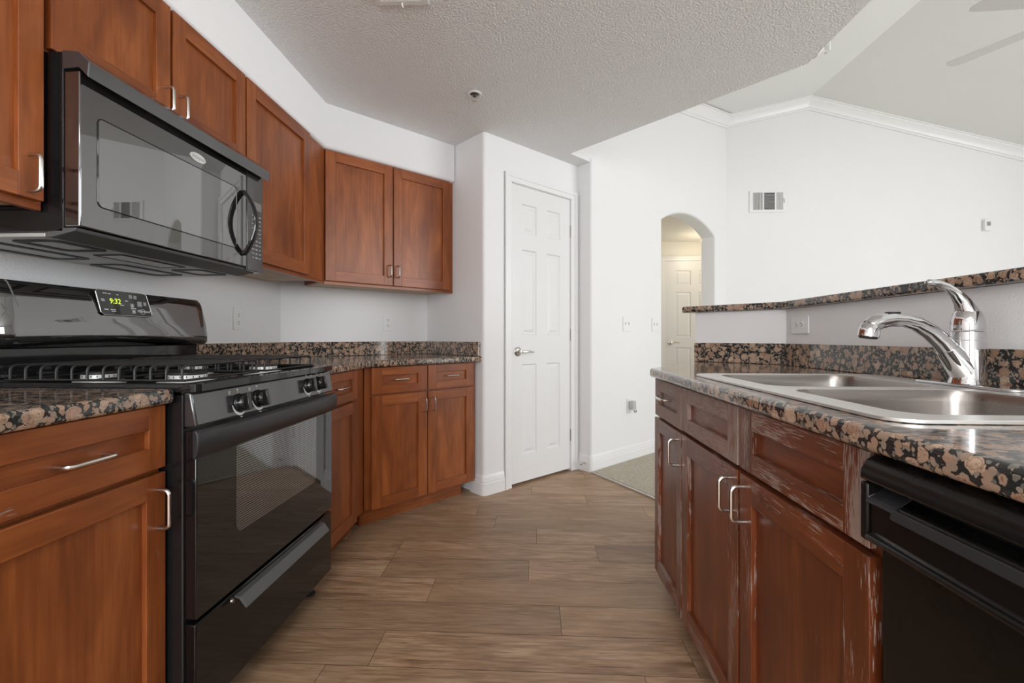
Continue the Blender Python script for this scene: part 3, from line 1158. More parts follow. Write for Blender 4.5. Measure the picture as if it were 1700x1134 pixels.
box(bm, 0.85, 0.868, 0.0365, 0.60, 0.6905, BZ1, 'z', 0.3)
mk('carcass', bm, M['cherry_shaded'], i2, bevel=0.001, smooth=False)
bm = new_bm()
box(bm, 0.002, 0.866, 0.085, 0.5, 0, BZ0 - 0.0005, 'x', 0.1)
mk('toe_kick', bm, M['cherry_shaded'], i2, smooth=False)
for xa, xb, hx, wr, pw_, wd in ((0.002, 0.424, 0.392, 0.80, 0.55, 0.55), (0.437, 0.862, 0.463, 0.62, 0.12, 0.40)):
    d = shaker('drawer_front', i2, xa, xb, 0.718, 0.857, M['cherry_shaded'], 0.058, 0.044, wear=wr, pwear=pw_, grainx=True)
    d = shaker('door', i2, xa, xb, 0.104, 0.706, M['cherry_shaded'], 0.058, 0.058, wear=wd, pwear=0.10)
    handle_v(d, hx, 0.600, 0.680)

# ================================================================== COUNTERTOPS
CZ0, CZ1 = 0.8625, 0.8970


def counter(name, poly, label, cat='countertop', z0=CZ0, z1=CZ1, hole=None, bev=0.009):
    bm = new_bm()
    if hole:
        plate_holes(bm, poly, [hole], z0, z1)
    else:
        prism(bm, poly, z0, z1)
    o = mk(name, bm, M['granite'], bevel=bev, seg=4, angle=30)
    tag(o, label, cat)
    return o


cn = counter('countertop', [(-1.538, 0.655), (-0.862, 0.655), (-0.862, 1.084), (-1.538, 1.084)], 'short brown granite countertop left of the range')
bm = new_bm()
box(bm, -1.5385, -1.520, 0.655, 1.084, CZ1 + 0.0005, 0.990)
bsn = mk('backsplash', bm, M['granite'], cn, bevel=0.002)
outw = Vector((math.sin(ab), -math.cos(ab))) * 0.026
f0 = Vector(oc) + outw
dv = Vector((math.cos(ab), math.sin(ab)))
tA = (-0.862 - f0.x) / dv.x
pA = f0 + dv * tA
# right end meets the return wall face X + Y = C sum
tB = (C_[0] + C_[1] - 0.004 - f0.x - f0.y) / (dv.x + dv.y)
pB = f0 + dv * tB
cr = counter('countertop', [(-1.538, 1.864), (-0.862, 1.864), (pA.x, pA.y), (pB.x, pB.y), (D_[0] - 0.001, D_[1] - 0.003), (E_[0] + 0.002, E_[1] - 0.001)], 'brown granite corner countertop right of the range')
bm = new_bm()
bs_path = [(WX + 0.0012, 1.90), (E_[0] + 0.0012, E_[1] - 0.0005), (D_[0], D_[1] - 0.0017), (pB.x - 0.012, pB.y + 0.012)]
sweep(bm, bs_path, [(0, CZ1 + 0.0005), (0.019, CZ1 + 0.0005), (0.019, 0.990), (0, 0.990)])
mk('backsplash', bm, M['granite'], cr, bevel=0.002)
# island counter with the sink cut-out
SX0, SX1, SY0, SY1 = 0.508, 1.062, 0.690, 1.553
ci = counter('countertop', [(0.455, 0.02), (1.119, 0.02), (1.119, 2.158), (0.815, 2.4625), (0.792, 2.462), (0.455, 1.893)],
             'brown granite sink countertop ending near the hall arch', hole=[(SX0 + 0.02, SY0 + 0.02), (SX1 - 0.02, SY0 + 0.02), (SX1 - 0.02, SY1 - 0.02), (SX0 + 0.02, SY1 - 0.02)])
bm = new_bm()
sweep(bm, [(0.8225, 2.4565), (1.1190, 2.160), (1.1190, 0.02)], [(0, CZ1 + 0.0005), (0.019, CZ1 + 0.0005), (0.019, 0.992), (0, 0.992)])
mk('backsplash', bm, M['granite'], ci, bevel=0.002)
# bar top
t_ = 0.035
bar_k = offset_path([(A_[0] - 0.04, A_[1] + 0.04), B_, (1.12, 0.0)], t_)
bar_l = offset_path([(A_[0] - 0.04, A_[1] + 0.04), B_, (1.12, 0.0)], -0.36)
bt = counter('bar_top', [bar_k[2], bar_l[2], bar_l[1], bar_l[0], bar_k[0], bar_k[1]], 'raised dark granite bar top on the half wall', 'bar top', 1.1468, 1.178, bev=0.008)

# ================================================================== RANGE
rg = thing('gas_range', 'black freestanding gas range with four burners and oven', 'range', (-0.82, 1.094, 0), L90)
RW = 0.765
bm = new_bm()
box(bm, 0.0, RW, 0.030, 0.700, 0.060, 0.880)
mk('body', bm, M['black'], rg, bevel=0.004, smooth=False)
for (x, y) in ((0.04, 0.07), (RW - 0.04, 0.07), (0.04, 0.64), (RW - 0.04, 0.64)):
    bm = new_bm()
    lathe(bm, [(0.018, 0.0), (0.018, 0.008), (0.008, 0.010), (0.008, 0.0595)], 12, Matrix.Translation((x, y, 0)))
    mk('foot', bm, M['matte'], rg)
# storage drawer
bm = new_bm()
box(bm, 0.004, RW - 0.004, 0.002, 0.0295, 0.086, 0.322)
dr = mk('drawer', bm, M['drawerblack'], rg, bevel=0.004)
bm = new_bm()
pr_ = [(-0.034, 0.283), (-0.030, 0.281), (-0.012, 0.305), (0.0018, 0.309), (0.0018, 0.314), (-0.015, 0.311)]
v0 = [bm.verts.new((0.150, y, z)) for y, z in pr_]
v1 = [bm.verts.new((0.665, y, z)) for y, z in pr_]
fs = [bm.faces.new((v0[i], v0[(i + 1) % 6], v1[(i + 1) % 6], v1[i])) for i in range(6)] + [bm.faces.new(v0), bm.faces.new(v1[::-1])]
bmesh.ops.recalc_face_normals(bm, faces=fs)
paint(bm, fs)
mk('handle', bm, M['lip'], dr, bevel=0.001, smooth=False)
for x in (0.14, 0.665):
    bm = new_bm()
    lathe(bm, [(0.0, 0.0), (0.007, 0.0), (0.006, 0.004), (0.0, 0.006)], 10, Matrix.Translation((x, 0.0018, 0.306)) @ Matrix.Rotation(HP, 4, 'X'))
    mk('screw', bm, M['chrome'], dr)
# oven door
bm = new_bm()
box(bm, 0.004, RW - 0.004, 0.0, 0.0295, 0.334, 0.792)
od = mk('oven_door', bm, M['blackglass'], rg, bevel=0.003)
bm = new_bm()
prism(bm, rrect(0.155, 0.625, 0.480, 0.745, 0.03), 0, 1, tf=lambda x, y, z: (x, -0.0006 + z * 0.0004, y))
bmesh.ops.recalc_face_normals(bm, faces=bm.faces)
mk('oven_window', bm, window_stripe_mat('oven_window_glass'), od, smooth=False)
bm = new_bm()
pr_ = [(-0.0005, 0.730), (-0.010, 0.726), (-0.022, 0.738), (-0.030, 0.765), (-0.028, 0.788), (-0.016, 0.797), (-0.0005, 0.796)]
n_ = 14
rings = []
for i in range(n_ + 1):
    u = i / n_
    x = -0.012 + (RW + 0.024) * u
    k_ = 0.55 + 0.45 * min(1, min(u, 1 - u) * 9)
    rings.append([bm.verts.new((x, -0.0005 + (y + 0.0005) * k_, z)) for y, z in pr_])
for i in range(n_):
    for j in range(7):
        bm.faces.new((rings[i][j], rings[i][(j + 1) % 7], rings[i + 1][(j + 1) % 7], rings[i + 1][j]))
bm.faces.new(rings[0])
bm.faces.new(rings[-1][::-1])
bmesh.ops.recalc_face_normals(bm, faces=bm.faces)
paint(bm, bm.faces)
mk('handle', bm, M['matte'], od, bevel=0.003, angle=60)
# control panel, slightly tilted
bm = new_bm()
pv = [(0.0005, 0.801), (0.012, 0.8005), (0.029, 0.801), (0.0295, 0.884), (0.016, 0.886)]
pv = [(-0.004, 0.803), (0.0295, 0.801), (0.0295, 0.887), (0.016, 0.887), (0.010, 0.884)]
v0 = [bm.verts.new((0.0, y, z)) for y, z in pv]
v1 = [bm.verts.new((RW, y, z)) for y, z in pv]
fs = [bm.faces.new((v0[i], v0[(i + 1) % 5], v1[(i + 1) % 5], v1[i])) for i in range(5)] + [bm.faces.new(v0), bm.faces.new(v1[::-1])]
bmesh.ops.recalc_face_normals(bm, faces=fs)
paint(bm, fs)
cpn = mk('control_panel', bm, M['panelblack'], rg, bevel=0.005, seg=3)
tilt = math.atan2(0.014, 0.081)


def panel_pt(x, z, out=0.0):
    f_ = (z - 0.803) / 0.081
    return (x, -0.004 + 0.014 * f_ - out, z)


for x, z in ((0.172, 0.838), (0.262, 0.8385), (0.566, 0.845), (0.648, 0.8455)):
    m4 = Matrix.Translation(panel_pt(x, z, 0.0002)) @ Matrix.Rotation(HP - tilt, 4, 'X')
    bm = new_bm()
    lathe(bm, [(0.026, 0.0), (0.026, 0.004), (0.0235, 0.006), (0.0215, 0.020), (0.018, 0.024), (0.0, 0.0245)], 28, m4)
    fs = box(bm, -0.0075, 0.0075, -0.0235, 0.0235, 0.010, 0.032)
    vs_ = {v for f in fs for v in f.verts}
    bmesh.ops.transform(bm, matrix=m4 @ Matrix.Rotation(math.radians(random.choice((-4, 0, 3))), 4, 'Z'), verts=list(vs_))
    mk('knob', bm, M['matte' if False else 'black'], cpn, bevel=0.0015)
    # printed arc and marks round the knob
    bm = new_bm()
    seg = 18
    a0, a1 = math.radians(185), math.radians(300)
    prev = None
    for k_ in range(seg + 1):
        a = a0 + (a1 - a0) * k_ / seg
        w_ = 0.0016 + 0.0022 * math.sin(math.pi * k_ / seg)
        pa = bm.verts.new(m4 @ Vector(((0.031 - w_) * math.cos(a), (0.031 - w_) * math.sin(a), 0.0004)))
        pb = bm.verts.new(m4 @ Vector(((0.031 + w_) * math.cos(a), (0.031 + w_) * math.sin(a), 0.0004)))
        if prev:
            bm.faces.new((prev[0], prev[1], pb, pa))
        prev = (pa, pb)
    paint(bm, bm.faces)
    mk('dial_arc', bm, M['print'], cpn, smooth=False)
    for nm_, xa, xb, ya, yb in (('dial_tick', -0.0012, 0.0012, 0.028, 0.034), ('dial_label', -0.004, 0.004, 0.0355, 0.0385), ('dial_label', -0.005, 0.004, -0.040, -0.0375)):
        bm = new_bm()
        bm.faces.new([bm.verts.new(m4 @ Vector(p)) for p in ((xa, ya, 0.0004), (xb, ya, 0.0004), (xb, yb, 0.0004), (xa, yb, 0.0004))])
        paint(bm, bm.faces)
        mk(nm_, bm, M['print'], cpn, smooth=False)
    sx = -0.036 if x < 0.4 else 0.036
    bm = new_bm()
    gx_ = [bm.verts.new(m4 @ Vector((sx + q[0], 0.032 + q[1], 0.0004))) for q in ((-0.005, -0.005), (0.005, -0.005), (0.005, 0.005), (-0.005, 0.005))]
    bm.faces.new(gx_)
    paint(bm, bm.faces)
    mk('burner_symbol', bm, M['greyprint'], cpn, smooth=False)
# cooktop tray with a raised rim
bm = new_bm()
o1 = rrect(-0.004, RW + 0.004, -0.006, 0.640, 0.02)
i1_ = rrect(0.025, RW - 0.025, 0.042, 0.560, 0.025)
plate_holes(bm, o1, [i1_], 0.8875, 0.9065)
ct = mk('cooktop', bm, M['black'], rg, bevel=0.006, seg=3)
bm = new_bm()
prism(bm, rrect(0.020, RW - 0.020, 0.037, 0.565, 0.025), 0.8815, 0.8905)
mk('burner_tray', bm, M['black'], rg)
for (x, y, r) in ((0.195, 0.170, 0.050), (0.195, 0.430, 0.042), (0.570, 0.170, 0.046), (0.570, 0.430, 0.042)):
    bm = new_bm()
    lathe(bm, [(r * 1.45, 0.0), (r * 1.40, 0.005), (r, 0.008), (r, 0.021), (r * 0.97, 0.024), (r * 0.6, 0.0245)], 32, Matrix.Translation((x, y, 0.8908)))
    b_ = mk('burner', bm, M['burner'], rg)
    bm = new_bm()
    lathe(bm, [(r * 0.98, 0.0), (r * 1.0, 0.002), (r * 0.97, 0.006), (0.0, 0.008)], 32, Matrix.Translation((x, y, 0.9155)))
    mk('burner_cap', bm, M['castiron'], b_)
    bm = new_bm()
    for k_ in range(20):
        a = 2 * math.pi * k_ / 20
        m4 = Matrix.Translation((x, y, 0.8908)) @ Matrix.Rotation(a, 4, 'Z')
        fs = box(bm, r - 0.001, r + 0.0006, -0.0012, 0.0012, 0.0165, 0.0215)
        bmesh.ops.transform(bm, matrix=m4, verts=list({v for f in fs for v in f.verts}))
    mk('flame_port', bm, M['hole'], b_, smooth=False)
# wire grates: one over the left pair of burners, one over the right pair
for gx0, gx1 in ((0.045, 0.360), (0.405, 0.720)):
    bm = new_bm()
    zb, ztp, rw_ = 0.911, 0.948, 0.0032
    for k_ in range(6):
        for base in (0.068, 0.318):
            y = base + k_ * 0.0415
            pts = [(gx0, y, zb)]
            rr = 0.014
            pts.append((gx0, y, ztp - rr))
            for q in range(1, 5):
                a = math.radians(90 * q / 4.0)
                pts.append((gx0 + rr - rr * math.cos(a), y, ztp - rr + rr * math.sin(a)))
            for q in range(0, 4):
                a = math.radians(90 * q / 4.0)
                pts.append((gx1 - rr + rr * math.sin(a), y, ztp - rr + rr * math.cos(a)))
            pts.append((gx1, y, ztp - rr))
            pts.append((gx1, y, zb))
            tube(bm, pts, rw_, 8, up=(0, 1, 0))
    for x in (gx0, gx1):
        tube(bm, [(x, 0.058, zb), (x, 0.540, zb)], rw_, 8)
    for y in (0.062, 0.300, 0.536):
        tube(bm, [(gx0, y, zb), (gx1, y, zb)], rw_, 8)
    for x in (gx0 + 0.105, gx0 + 0.21):
        tube(bm, [(x, 0.066, ztp - 0.004), (x, 0.530, ztp - 0.004)], rw_ * 0.9, 8)
    mk('grate', bm, M['castiron'], rg)
# backguard
bm = new_bm()
prof = []
n_ = 28
rings = []
for i in range(n_ + 1):
    u = i / n_
    x = 0.0 + RW * u
    e_ = min(1.0, min(u, 1 - u) / 0.035)
    rnd = math.sqrt(max(0, 1 - (1 - e_) ** 2))
    bot = 0.993 + 0.016 * math.sin(math.pi * u)
    ztop = 1.172 - 0.012 * (1 - rnd)
    col = [(0.562, ztop), (0.545, ztop - 0.003), (0.533, ztop - 0.016), (0.526, ztop - 0.05), (0.516, 1.07), (0.510, 1.03), (0.511, bot + 0.010), (0.520, bot), (0.540, bot - 0.004), (0.700, bot - 0.004), (0.700, ztop)]
    rings.append([bm.verts.new((x, y + (1 - rnd) * 0.012 if y < 0.6 else y, z)) for y, z in col])
m_ = len(rings[0])
for i in range(n_):
    for j in range(m_):
        bm.faces.new((rings[i][j], rings[i][(j + 1) % m_], rings[i + 1][(j + 1) % m_], rings[i + 1][j]))
bm.faces.new(rings[0])
bm.faces.new(rings[-1][::-1])
bmesh.ops.recalc_face_normals(bm, faces=bm.faces)
paint(bm, bm.faces)
bg = mk('backguard', bm, M['mwglass'], rg, angle=50)
bm = new_bm()
box(bm, 0.012, RW - 0.012, 0.556, 0.700, 0.8810, 0.9925)
mk('vent_riser', bm, M['black'], rg, bevel=0.004)
# clock panel on the backguard
ck_t = math.atan2(0.012, 0.085)
mck = Matrix.Translation((0.375, 0.5215, 1.128)) @ Matrix.Rotation(HP - ck_t, 4, 'X')
bm = new_bm()
lp = [(-0.098, 0.034), (-0.09, 0.041), (0.075, 0.041), (0.09, 0.036), (0.104, -0.030), (0.098, -0.038), (-0.078, -0.038), (-0.088, -0.030)][::-1]
prism(bm, lp, -0.004, 0.0025, tf=lambda x, y, z: mck @ Vector((x, y, z)))
bmesh.ops.recalc_face_normals(bm, faces=bm.faces)
ckp = mk('clock_panel', bm, M['blackglass'], bg, bevel=0.0015)
bm = new_bm()
ring = [(x, y) for x, y in lp]
for i in range(len(ring)):
    a, b = ring[i], ring[(i + 1) % len(ring)]
    tube(bm, [mck @ Vector((a[0], a[1], 0.002)), mck @ Vector((b[0], b[1], 0.002))], 0.0009, 6)
mk('clock_bezel', bm, M['nickel'], bg)
text_part('clock_digits', '9:32', 0.024, M['led'], ckp, mck @ Matrix.Translation((-0.034, 0.006, 0.0028)), label='glowing green clock digits reading 9:32')


def pbox(nm_, mat_, x0, x1, y0, y1):
    bm = new_bm()
    vs_ = [bm.verts.new(mck @ Vector(p)) for p in ((x0, y0, 0.0029), (x1, y0, 0.0029), (x1, y1, 0.0029), (x0, y1, 0.0029))]
    f = bm.faces.new(vs_)
    paint(bm, [f])
    mk(nm_, bm, mat_, ckp, smooth=False)


for q in ((0.018, 0.031, 0.020, 0.032), (0.036, 0.048, 0.019, 0.031), (0.048, 0.066, -0.005, 0.012), (0.073, 0.084, -0.001, 0.011), (0.020, 0.034, -0.010, 0.003), (0.024, 0.038, -0.030, -0.018)):
    pbox('key', M['greyprint'], *q)
for q in ((-0.076, -0.060, 0.029, 0.0315), (-0.057, -0.048, 0.028, 0.0305), (-0.028, -0.020, 0.027, 0.030), (-0.084, -0.072, 0.009, 0.0115), (-0.082, -0.071, 0.004, 0.0065), (-0.076, -0.062, -0.023, -0.0195),
          (-0.056, -0.036, -0.022, -0.0195), (-0.052, -0.036, -0.027, -0.0245), (0.002, 0.012, 0.009, 0.0115), (-0.018, -0.004, -0.006, -0.0035), (0.020, 0.041, -0.0145, -0.012)):
    pbox('key_label', M['print'], *q)
for (cx, cy, s) in ((0.027, -0.004, 1), (0.031, -0.024, -1)):
    bm = new_bm()
    bm.faces.new([bm.verts.new(mck @ Vector(p)) for p in ((cx - 0.004, cy - 0.003 * s, 0.0031), (cx + 0.004, cy - 0.003 * s, 0.0031), (cx, cy + 0.004 * s, 0.0031))])
    paint(bm, bm.faces)
    mk('arrow_mark', bm, M['print'], ckp, smooth=False)
text_part('wordmark', 'Whirlpool', 0.0125, M['print'], ckp, mck @ Matrix.Translation((0.070, -0.021, 0.0029)), shear=0.3)
bm = new_bm()
pts = [mck @ Vector((0.066 + 0.010 * math.cos(a), -0.022 + 0.009 * math.sin(a), 0.003)) for a in [math.radians(20 + 290 * k_ / 18.0) for k_ in range(19)]]
tube(bm, pts, 0.0005, 5)
mk('swoosh', bm, M['print'], ckp)

# thin strip hanging over the left end of the backguard
hs = thing('cable_tie', 'thin dark grey strip hanging down the left end of the range backguard', 'cable tie', (-1.296, 1.106, 1.15), L90)
bm = new_bm()
tube(bm, [(-0.012, 0.0105, 0.0115), (-0.010, 0.007, 0.008), (-0.007, 0.0035, -0.004), (-0.002, 0.000, -0.024), (0.006, -0.004, -0.052)], [0.0016, 0.0018, 0.0018, 0.0017, 0.0012], 8)
mk('strip', bm, simple('dark_grey_strip', (0.10, 0.10, 0.10), 0.5), hs)

# ================================================================== MICROWAVE
mw = thing('microwave', 'black over-the-range microwave hung under the short wall cabinet', 'microwave', (-1.11, 1.092, 0), L90)
MWW = 0.770
MZ0, MZ1 = 1.275, 1.720
bm = new_bm()
prism(bm, [(0.042, 1.2775), (0.4285, 1.2775), (0.4285, MZ1), (0.042, MZ1)], 0.0, MWW, tf=lambda x, y, z: (z, x, y))
bmesh.ops.recalc_face_normals(bm, faces=bm.faces)
mk('body', bm, M['black'], mw, bevel=0.003, smooth=False)
bm = new_bm()
box(bm, 0.0, 0.662, 0.0, 0.041, 1.290, 1.672)
md = mk('door', bm, M['mwglass'], mw, bevel=0.004, seg=3)
bm = new_bm()
o2 = rrect(0.040, 0.628, 1.345, 1.585, 0.018, 4)
plate = rrect(0.047, 0.600, 1.352, 1.578, 0.014, 4)
prism(bm, plate, 0, 1, tf=lambda x, y, z: (x, -0.0008 + z * 0.0005, y))
bmesh.ops.recalc_face_normals(bm, faces=bm.faces)
mk('door_window', bm, glossy_black('microwave_window_glass', (0.02, 0.02, 0.02), 0.02, 3.3), md, smooth=False)
bm = new_bm()
for lp, r in ((plate, 0.0016),):
    pts = [(x, -0.0008, y) for x, y in lp] + [(lp[0][0], -0.0008, lp[0][1])]
    tube(bm, pts, r, 6)
mk('window_bead', bm, M['black'], md)
# control side
bm = new_bm()
box(bm, 0.6655, MWW, 0.0, 0.041, 1.280, 1.672)
mp = mk('control_panel', bm, M['panelblack'], mw, bevel=0.003)
bm = new_bm()
box(bm, 0.700, 0.757, -0.0012, -0.0004, 1.524, 1.556)
mk('display', bm, simple('dim_display', (0.22, 0.20, 0.19), 0.3), mp)
for r_ in range(11):
    z = 1.500 - r_ * 0.0165
    for c_ in range(3):
        x = 0.704 + c_ * 0.022
        if r_ in (2, 5) and c_ == 1:
            continue
        ww = (0.0085, 0.006, 0.0095)[(r_ + c_) % 3]
        hh = (0.0045, 0.0065)[(r_ * 2 + c_) % 2]
        bm = new_bm()
        vs_ = [bm.verts.new(p) for p in ((x - ww, -0.0006, z - hh / 2), (x + ww * 0.9, -0.0006, z - hh / 2), (x + ww * 0.9, -0.0006, z + hh / 2), (x - ww, -0.0006, z + hh / 2))]
        f = bm.faces.new(vs_)
        paint(bm, [f])
        mk('key_label', bm, M['greyprint'], mp, smooth=False)
# bowed handle
bm = new_bm()
pts, rad = [], []
for k_ in range(21):
    u = k_ / 20.0
    z = 1.336 + (1.572 - 1.336) * u
    b_ = math.sin(math.pi * u)
    pts.append((0.640, -0.002 - 0.050 * b_ ** 0.75, z))
    rad.append(0.012 + 0.003 * (1 - b_))
tube(bm, pts, rad, 12, flat=0.55, up=(0, 1, 0))
mk('handle', bm, M['black'], md)
# top vent visor
bm = new_bm()
prism(bm, [(-0.028, 1.690), (-0.024, 1.653), (0.0, 1.678), (0.0415, 1.6745), (0.0415, MZ1 + 0.0005), (0.0, 1.716)], -0.004, MWW + 0.004, tf=lambda x, y, z: (z, x, y))
bmesh.ops.recalc_face_normals(bm, faces=bm.faces)
mk('vent_visor', bm, M['panelblack'], mw, bevel=0.002, smooth=False)
# lower sloped lip
bm = new_bm()
prism(bm, [(0.010, 1.2885), (0.014, 1.2800), (0.075, 1.2655), (0.090, 1.2655), (0.090, 1.2775), (0.041, 1.2885)], 0.0, MWW - 0.03, tf=lambda x, y, z: (z, x, y))
bmesh.ops.recalc_face_normals(bm, faces=bm.faces)
mk('bottom_lip', bm, M['lip'], mw, bevel=0.002, smooth=False)
# underside plate with filters and lamp lens
bm = new_bm()
box(bm, 0.003, MWW - 0.003, 0.092, 0.426, 1.2675, 1.2772)
ub = mk('underside', bm, M['greybottom'], mw, bevel=0.002, smooth=False)
for (xa, xb, ya, yb) in ((0.035, 0.200, 0.105, 0.235), (0.035, 0.330, 0.285, 0.410), (0.560, 0.720, 0.105, 0.235), (0.420, 0.720, 0.285, 0.410)):
    bm = new_bm()
    plate_holes(bm, rrect(xa, xb, ya, yb, 0.03), [rrect(xa + 0.022, xb - 0.022, ya + 0.022, yb - 0.022, 0.02)], 1.2655, 1.2670)
    mk('filter_slot', bm, M['mesh'], ub, smooth=False)
bm = new_bm()
plate_holes(bm, rrect(0.25, 0.51, 0.12, 0.22, 0.012), [rrect(0.262, 0.498, 0.132, 0.208, 0.008)], 1.2655, 1.2670)
mk('lamp_surround', bm, M['mesh'], ub, smooth=False)
bm = new_bm()
box(bm, 0.266, 0.494, 0.136, 0.204, 1.2655, 1.2670)
mk('lamp_lens', bm, M['white'], ub, smooth=False)
# oval badge
bm = new_bm()
el = [(0.400 + 0.036 * math.cos(2 * math.pi * k_ / 32), 1.610 + 0.0145 * math.sin(2 * math.pi * k_ / 32)) for k_ in range(32)]
prism(bm, el, -0.0022, -0.0003, tf=lambda x, y, z: (x, z, y))
bmesh.ops.recalc_face_normals(bm, faces=bm.faces)
bd = mk('badge', bm, M['badge'], md, bevel=0.0006)
text_part('wordmark', 'Whirlpool', 0.0135, M['greyprint'], bd, face_matrix(0.400, -0.0024, 1.6095), extrude=0.0002, shear=0.25)

# ================================================================== DISHWASHER
dw = thing('dishwasher', 'black dishwasher at the near end of the sink counter', 'dishwasher', (0.455, 0.684, 0), R90)
DWW = 0.598
bm = new_bm()
box(bm, 0.004, DWW - 0.004, 0.052, 0.60, 0.09, 0.858)
mk('body', bm, M['matte'], dw)
bm = new_bm()
box(bm, 0.006, DWW - 0.006, 0.025, 0.0515, 0.115, 0.735)
mk('door', bm, M['dwblack'], dw, bevel=0.004)
bm = new_bm()
box(bm, 0.02, DWW - 0.02, 0.06, 0.10, 0.0, 0.0895)
mk('toe_kick', bm, M['matte'], dw)
# control fascia: rounded hood over a grip recess
bm = new_bm()
# frame: top hood, side cheeks, lower panel
pr_ = [(0.0515, 0.8580), (0.022, 0.8570), (0.008, 0.8500), (0.0, 0.8360), (-0.001, 0.8230), (0.010, 0.8200), (0.0515, 0.8200)]
prism(bm, pr_, 0.0, DWW, tf=lambda x, y, z: (z, x, y))
box(bm, 0.0, 0.014, 0.0, 0.0515, 0.7395, 0.8198)
box(bm, DWW - 0.014, DWW, 0.0, 0.0515, 0.7395, 0.8198)
pr_ = [(0.0515, 0.7395), (0.006, 0.7395), (-0.004, 0.7435), (-0.004, 0.7500), (0.004, 0.7530), (0.004, 0.8010), (0.012, 0.8050), (0.030, 0.8000), (0.0515, 0.8000)]
prism(bm, pr_, 0.0142, DWW - 0.0142, tf=lambda x, y, z: (z, x, y))
bmesh.ops.recalc_face_normals(bm, faces=bm.faces)
fp_ = mk('control_fascia', bm, M['dwblack'], dw, bevel=0.004, seg=3)
bm = new_bm()
prism(bm, [(-0.003, 0.796), (0.003, 0.792), (0.0038, 0.8010), (0.0300, 0.8130), (0.024, 0.8140)], 0.014, 0.062, tf=lambda x, y, z: (z, x, y))
prism(bm, [(-0.005, 0.788), (0.003, 0.786), (0.0038, 0.7995), (-0.002, 0.8010)], 0.062, DWW - 0.062, tf=lambda x, y, z: (z, x, y))
bmesh.ops.recalc_face_normals(bm, faces=bm.faces)
mk('latch_grip', bm, M['matte'], fp_, bevel=0.001)

# ================================================================== SINK
sk = thing('sink', 'double-bowl stainless steel sink set in the granite countertop', 'sink', ((SX0 + SX1) / 2, (SY0 + SY1) / 2, CZ1), 0)
cx_, cy_ = (SX0 + SX1) / 2, (SY0 + SY1) / 2
bowlA = (0.566, 0.955, 1.148, 1.508)     # far bowl
bowlB = (0.566, 0.955, 0.738, 1.092)     # near bowl


def sk_loop(b, o, r):
    return [(x - cx_, y - cy_) for x, y in rrect(b[0] + o, b[1] - o, b[2] + o, b[3] - o, r, 7)]


bm = new_bm()
outer = [(x - cx_, y - cy_) for x, y in rrect(SX0, SX1, SY0, SY1, 0.05, 8)]
plate_holes(bm, outer, [sk_loop(bowlA, 0, 0.055), sk_loop(bowlB, 0, 0.055)], 0.0006, 0.0065)
rim = mk('rim', bm, M['steelrim'], sk, bevel=0.003, seg=3, angle=30)
for b in (bowlA, bowlB):
    bm = new_bm()
    prof = [(0.0005, 0.0062, 0.0545), (0.003, 0.000, 0.053), (0.005, -0.020, 0.053), (0.012, -0.150, 0.053), (0.020, -0.166, 0.05), (0.040, -0.176, 0.045), (0.12, -0.180, 0.03)]
    rings = []
    for o, z, r in prof:
        rings.append([bm.verts.new((x, y, z)) for x, y in sk_loop(b, o, r)])
    n_ = len(rings[0])
    for i in range(len(rings) - 1):
        for k_ in range(n_):
            bm.faces.new((rings[i][k_], rings[i + 1][k_], rings[i + 1][(k_ + 1) % n_], rings[i][(k_ + 1) % n_]))
    bm.faces.new(rings[-1])
    paint(bm, bm.faces)
    bo = mk('bowl', bm, M['steelx'], sk, angle=60)
    bm = new_bm()
    mx, my = (b[0] + b[1]) / 2 - cx_, (b[2] + b[3]) / 2 - cy_
    lathe(bm, [(0.045, 0.0), (0.045, 0.002), (0.036, 0.003), (0.030, -0.0005), (0.0, -0.0005)], 24, Matrix.Translation((mx, my, -0.1795)))
    mk('drain', bm, M['chrome'], bo)

# ================================================================== FAUCET
FX, FY, FZ = 1.020, 1.163, CZ1 + 0.0068
fc = thing('faucet', 'chrome pull-out kitchen faucet with lever behind the sink', 'faucet', (FX, FY, FZ), 0)
bm = new_bm()
prism(bm, rrect(-0.030, 0.030, -0.135, 0.135, 0.029, 8), 0.0, 0.007)
mk('deck_plate', bm, M['chrome'], fc, bevel=0.003, seg=3)
bm = new_bm()
lathe(bm, [(0.037, 0.0075), (0.036, 0.012), (0.0335, 0.018), (0.033, 0.07), (0.0325, 0.107), (0.0325, 0.1085)], 32)
# neck of the spout socket, blended into the column
tube(bm, [(0.004, 0, 0.022), (-0.012, 0, 0.045), (-0.030, 0, 0.068), (-0.046, 0, 0.090)], [0.033, 0.031, 0.027, 0.0235], 20)
mk('column', bm, M['chrome'], fc, angle=60)
bm = new_bm()
sp = [(-0.0445, 0, 0.088), (-0.060, 0, 0.107), (-0.085, 0, 0.130), (-0.115, 0, 0.148), (-0.145, 0, 0.157), (-0.172, 0, 0.1585), (-0.196, 0, 0.155), (-0.214, 0, 0.149), (-0.225, 0, 0.143)]
sr = [0.0222, 0.0205, 0.0185, 0.0165, 0.016, 0.0165, 0.018, 0.0185, 0.015]
tube(bm, sp, sr, 18)
spo = mk('spout', bm, M['chrome'], fc, angle=60)
bm = new_bm()
ta = Matrix.Translation((-0.222, 0, 0.150)) @ Matrix.Rotation(math.radians(180 + 8), 4, 'Y')
lathe(bm, [(0.0, -0.002), (0.012, 0.0), (0.018, 0.004), (0.0215, 0.014), (0.0225, 0.027), (0.0225, 0.033), (0.020, 0.0335), (0.0, 0.0335)], 24, ta)
mk('spray_head', bm, M['chrome'], spo, angle=60)
bm = new_bm()
lathe(bm, [(0.019, 0.0), (0.018, 0.003), (0.0, 0.003)], 24, ta @ Matrix.Translation((0, 0, 0.0337)))
mk('nozzle', bm, M['hole'], spo)
bm = new_bm()
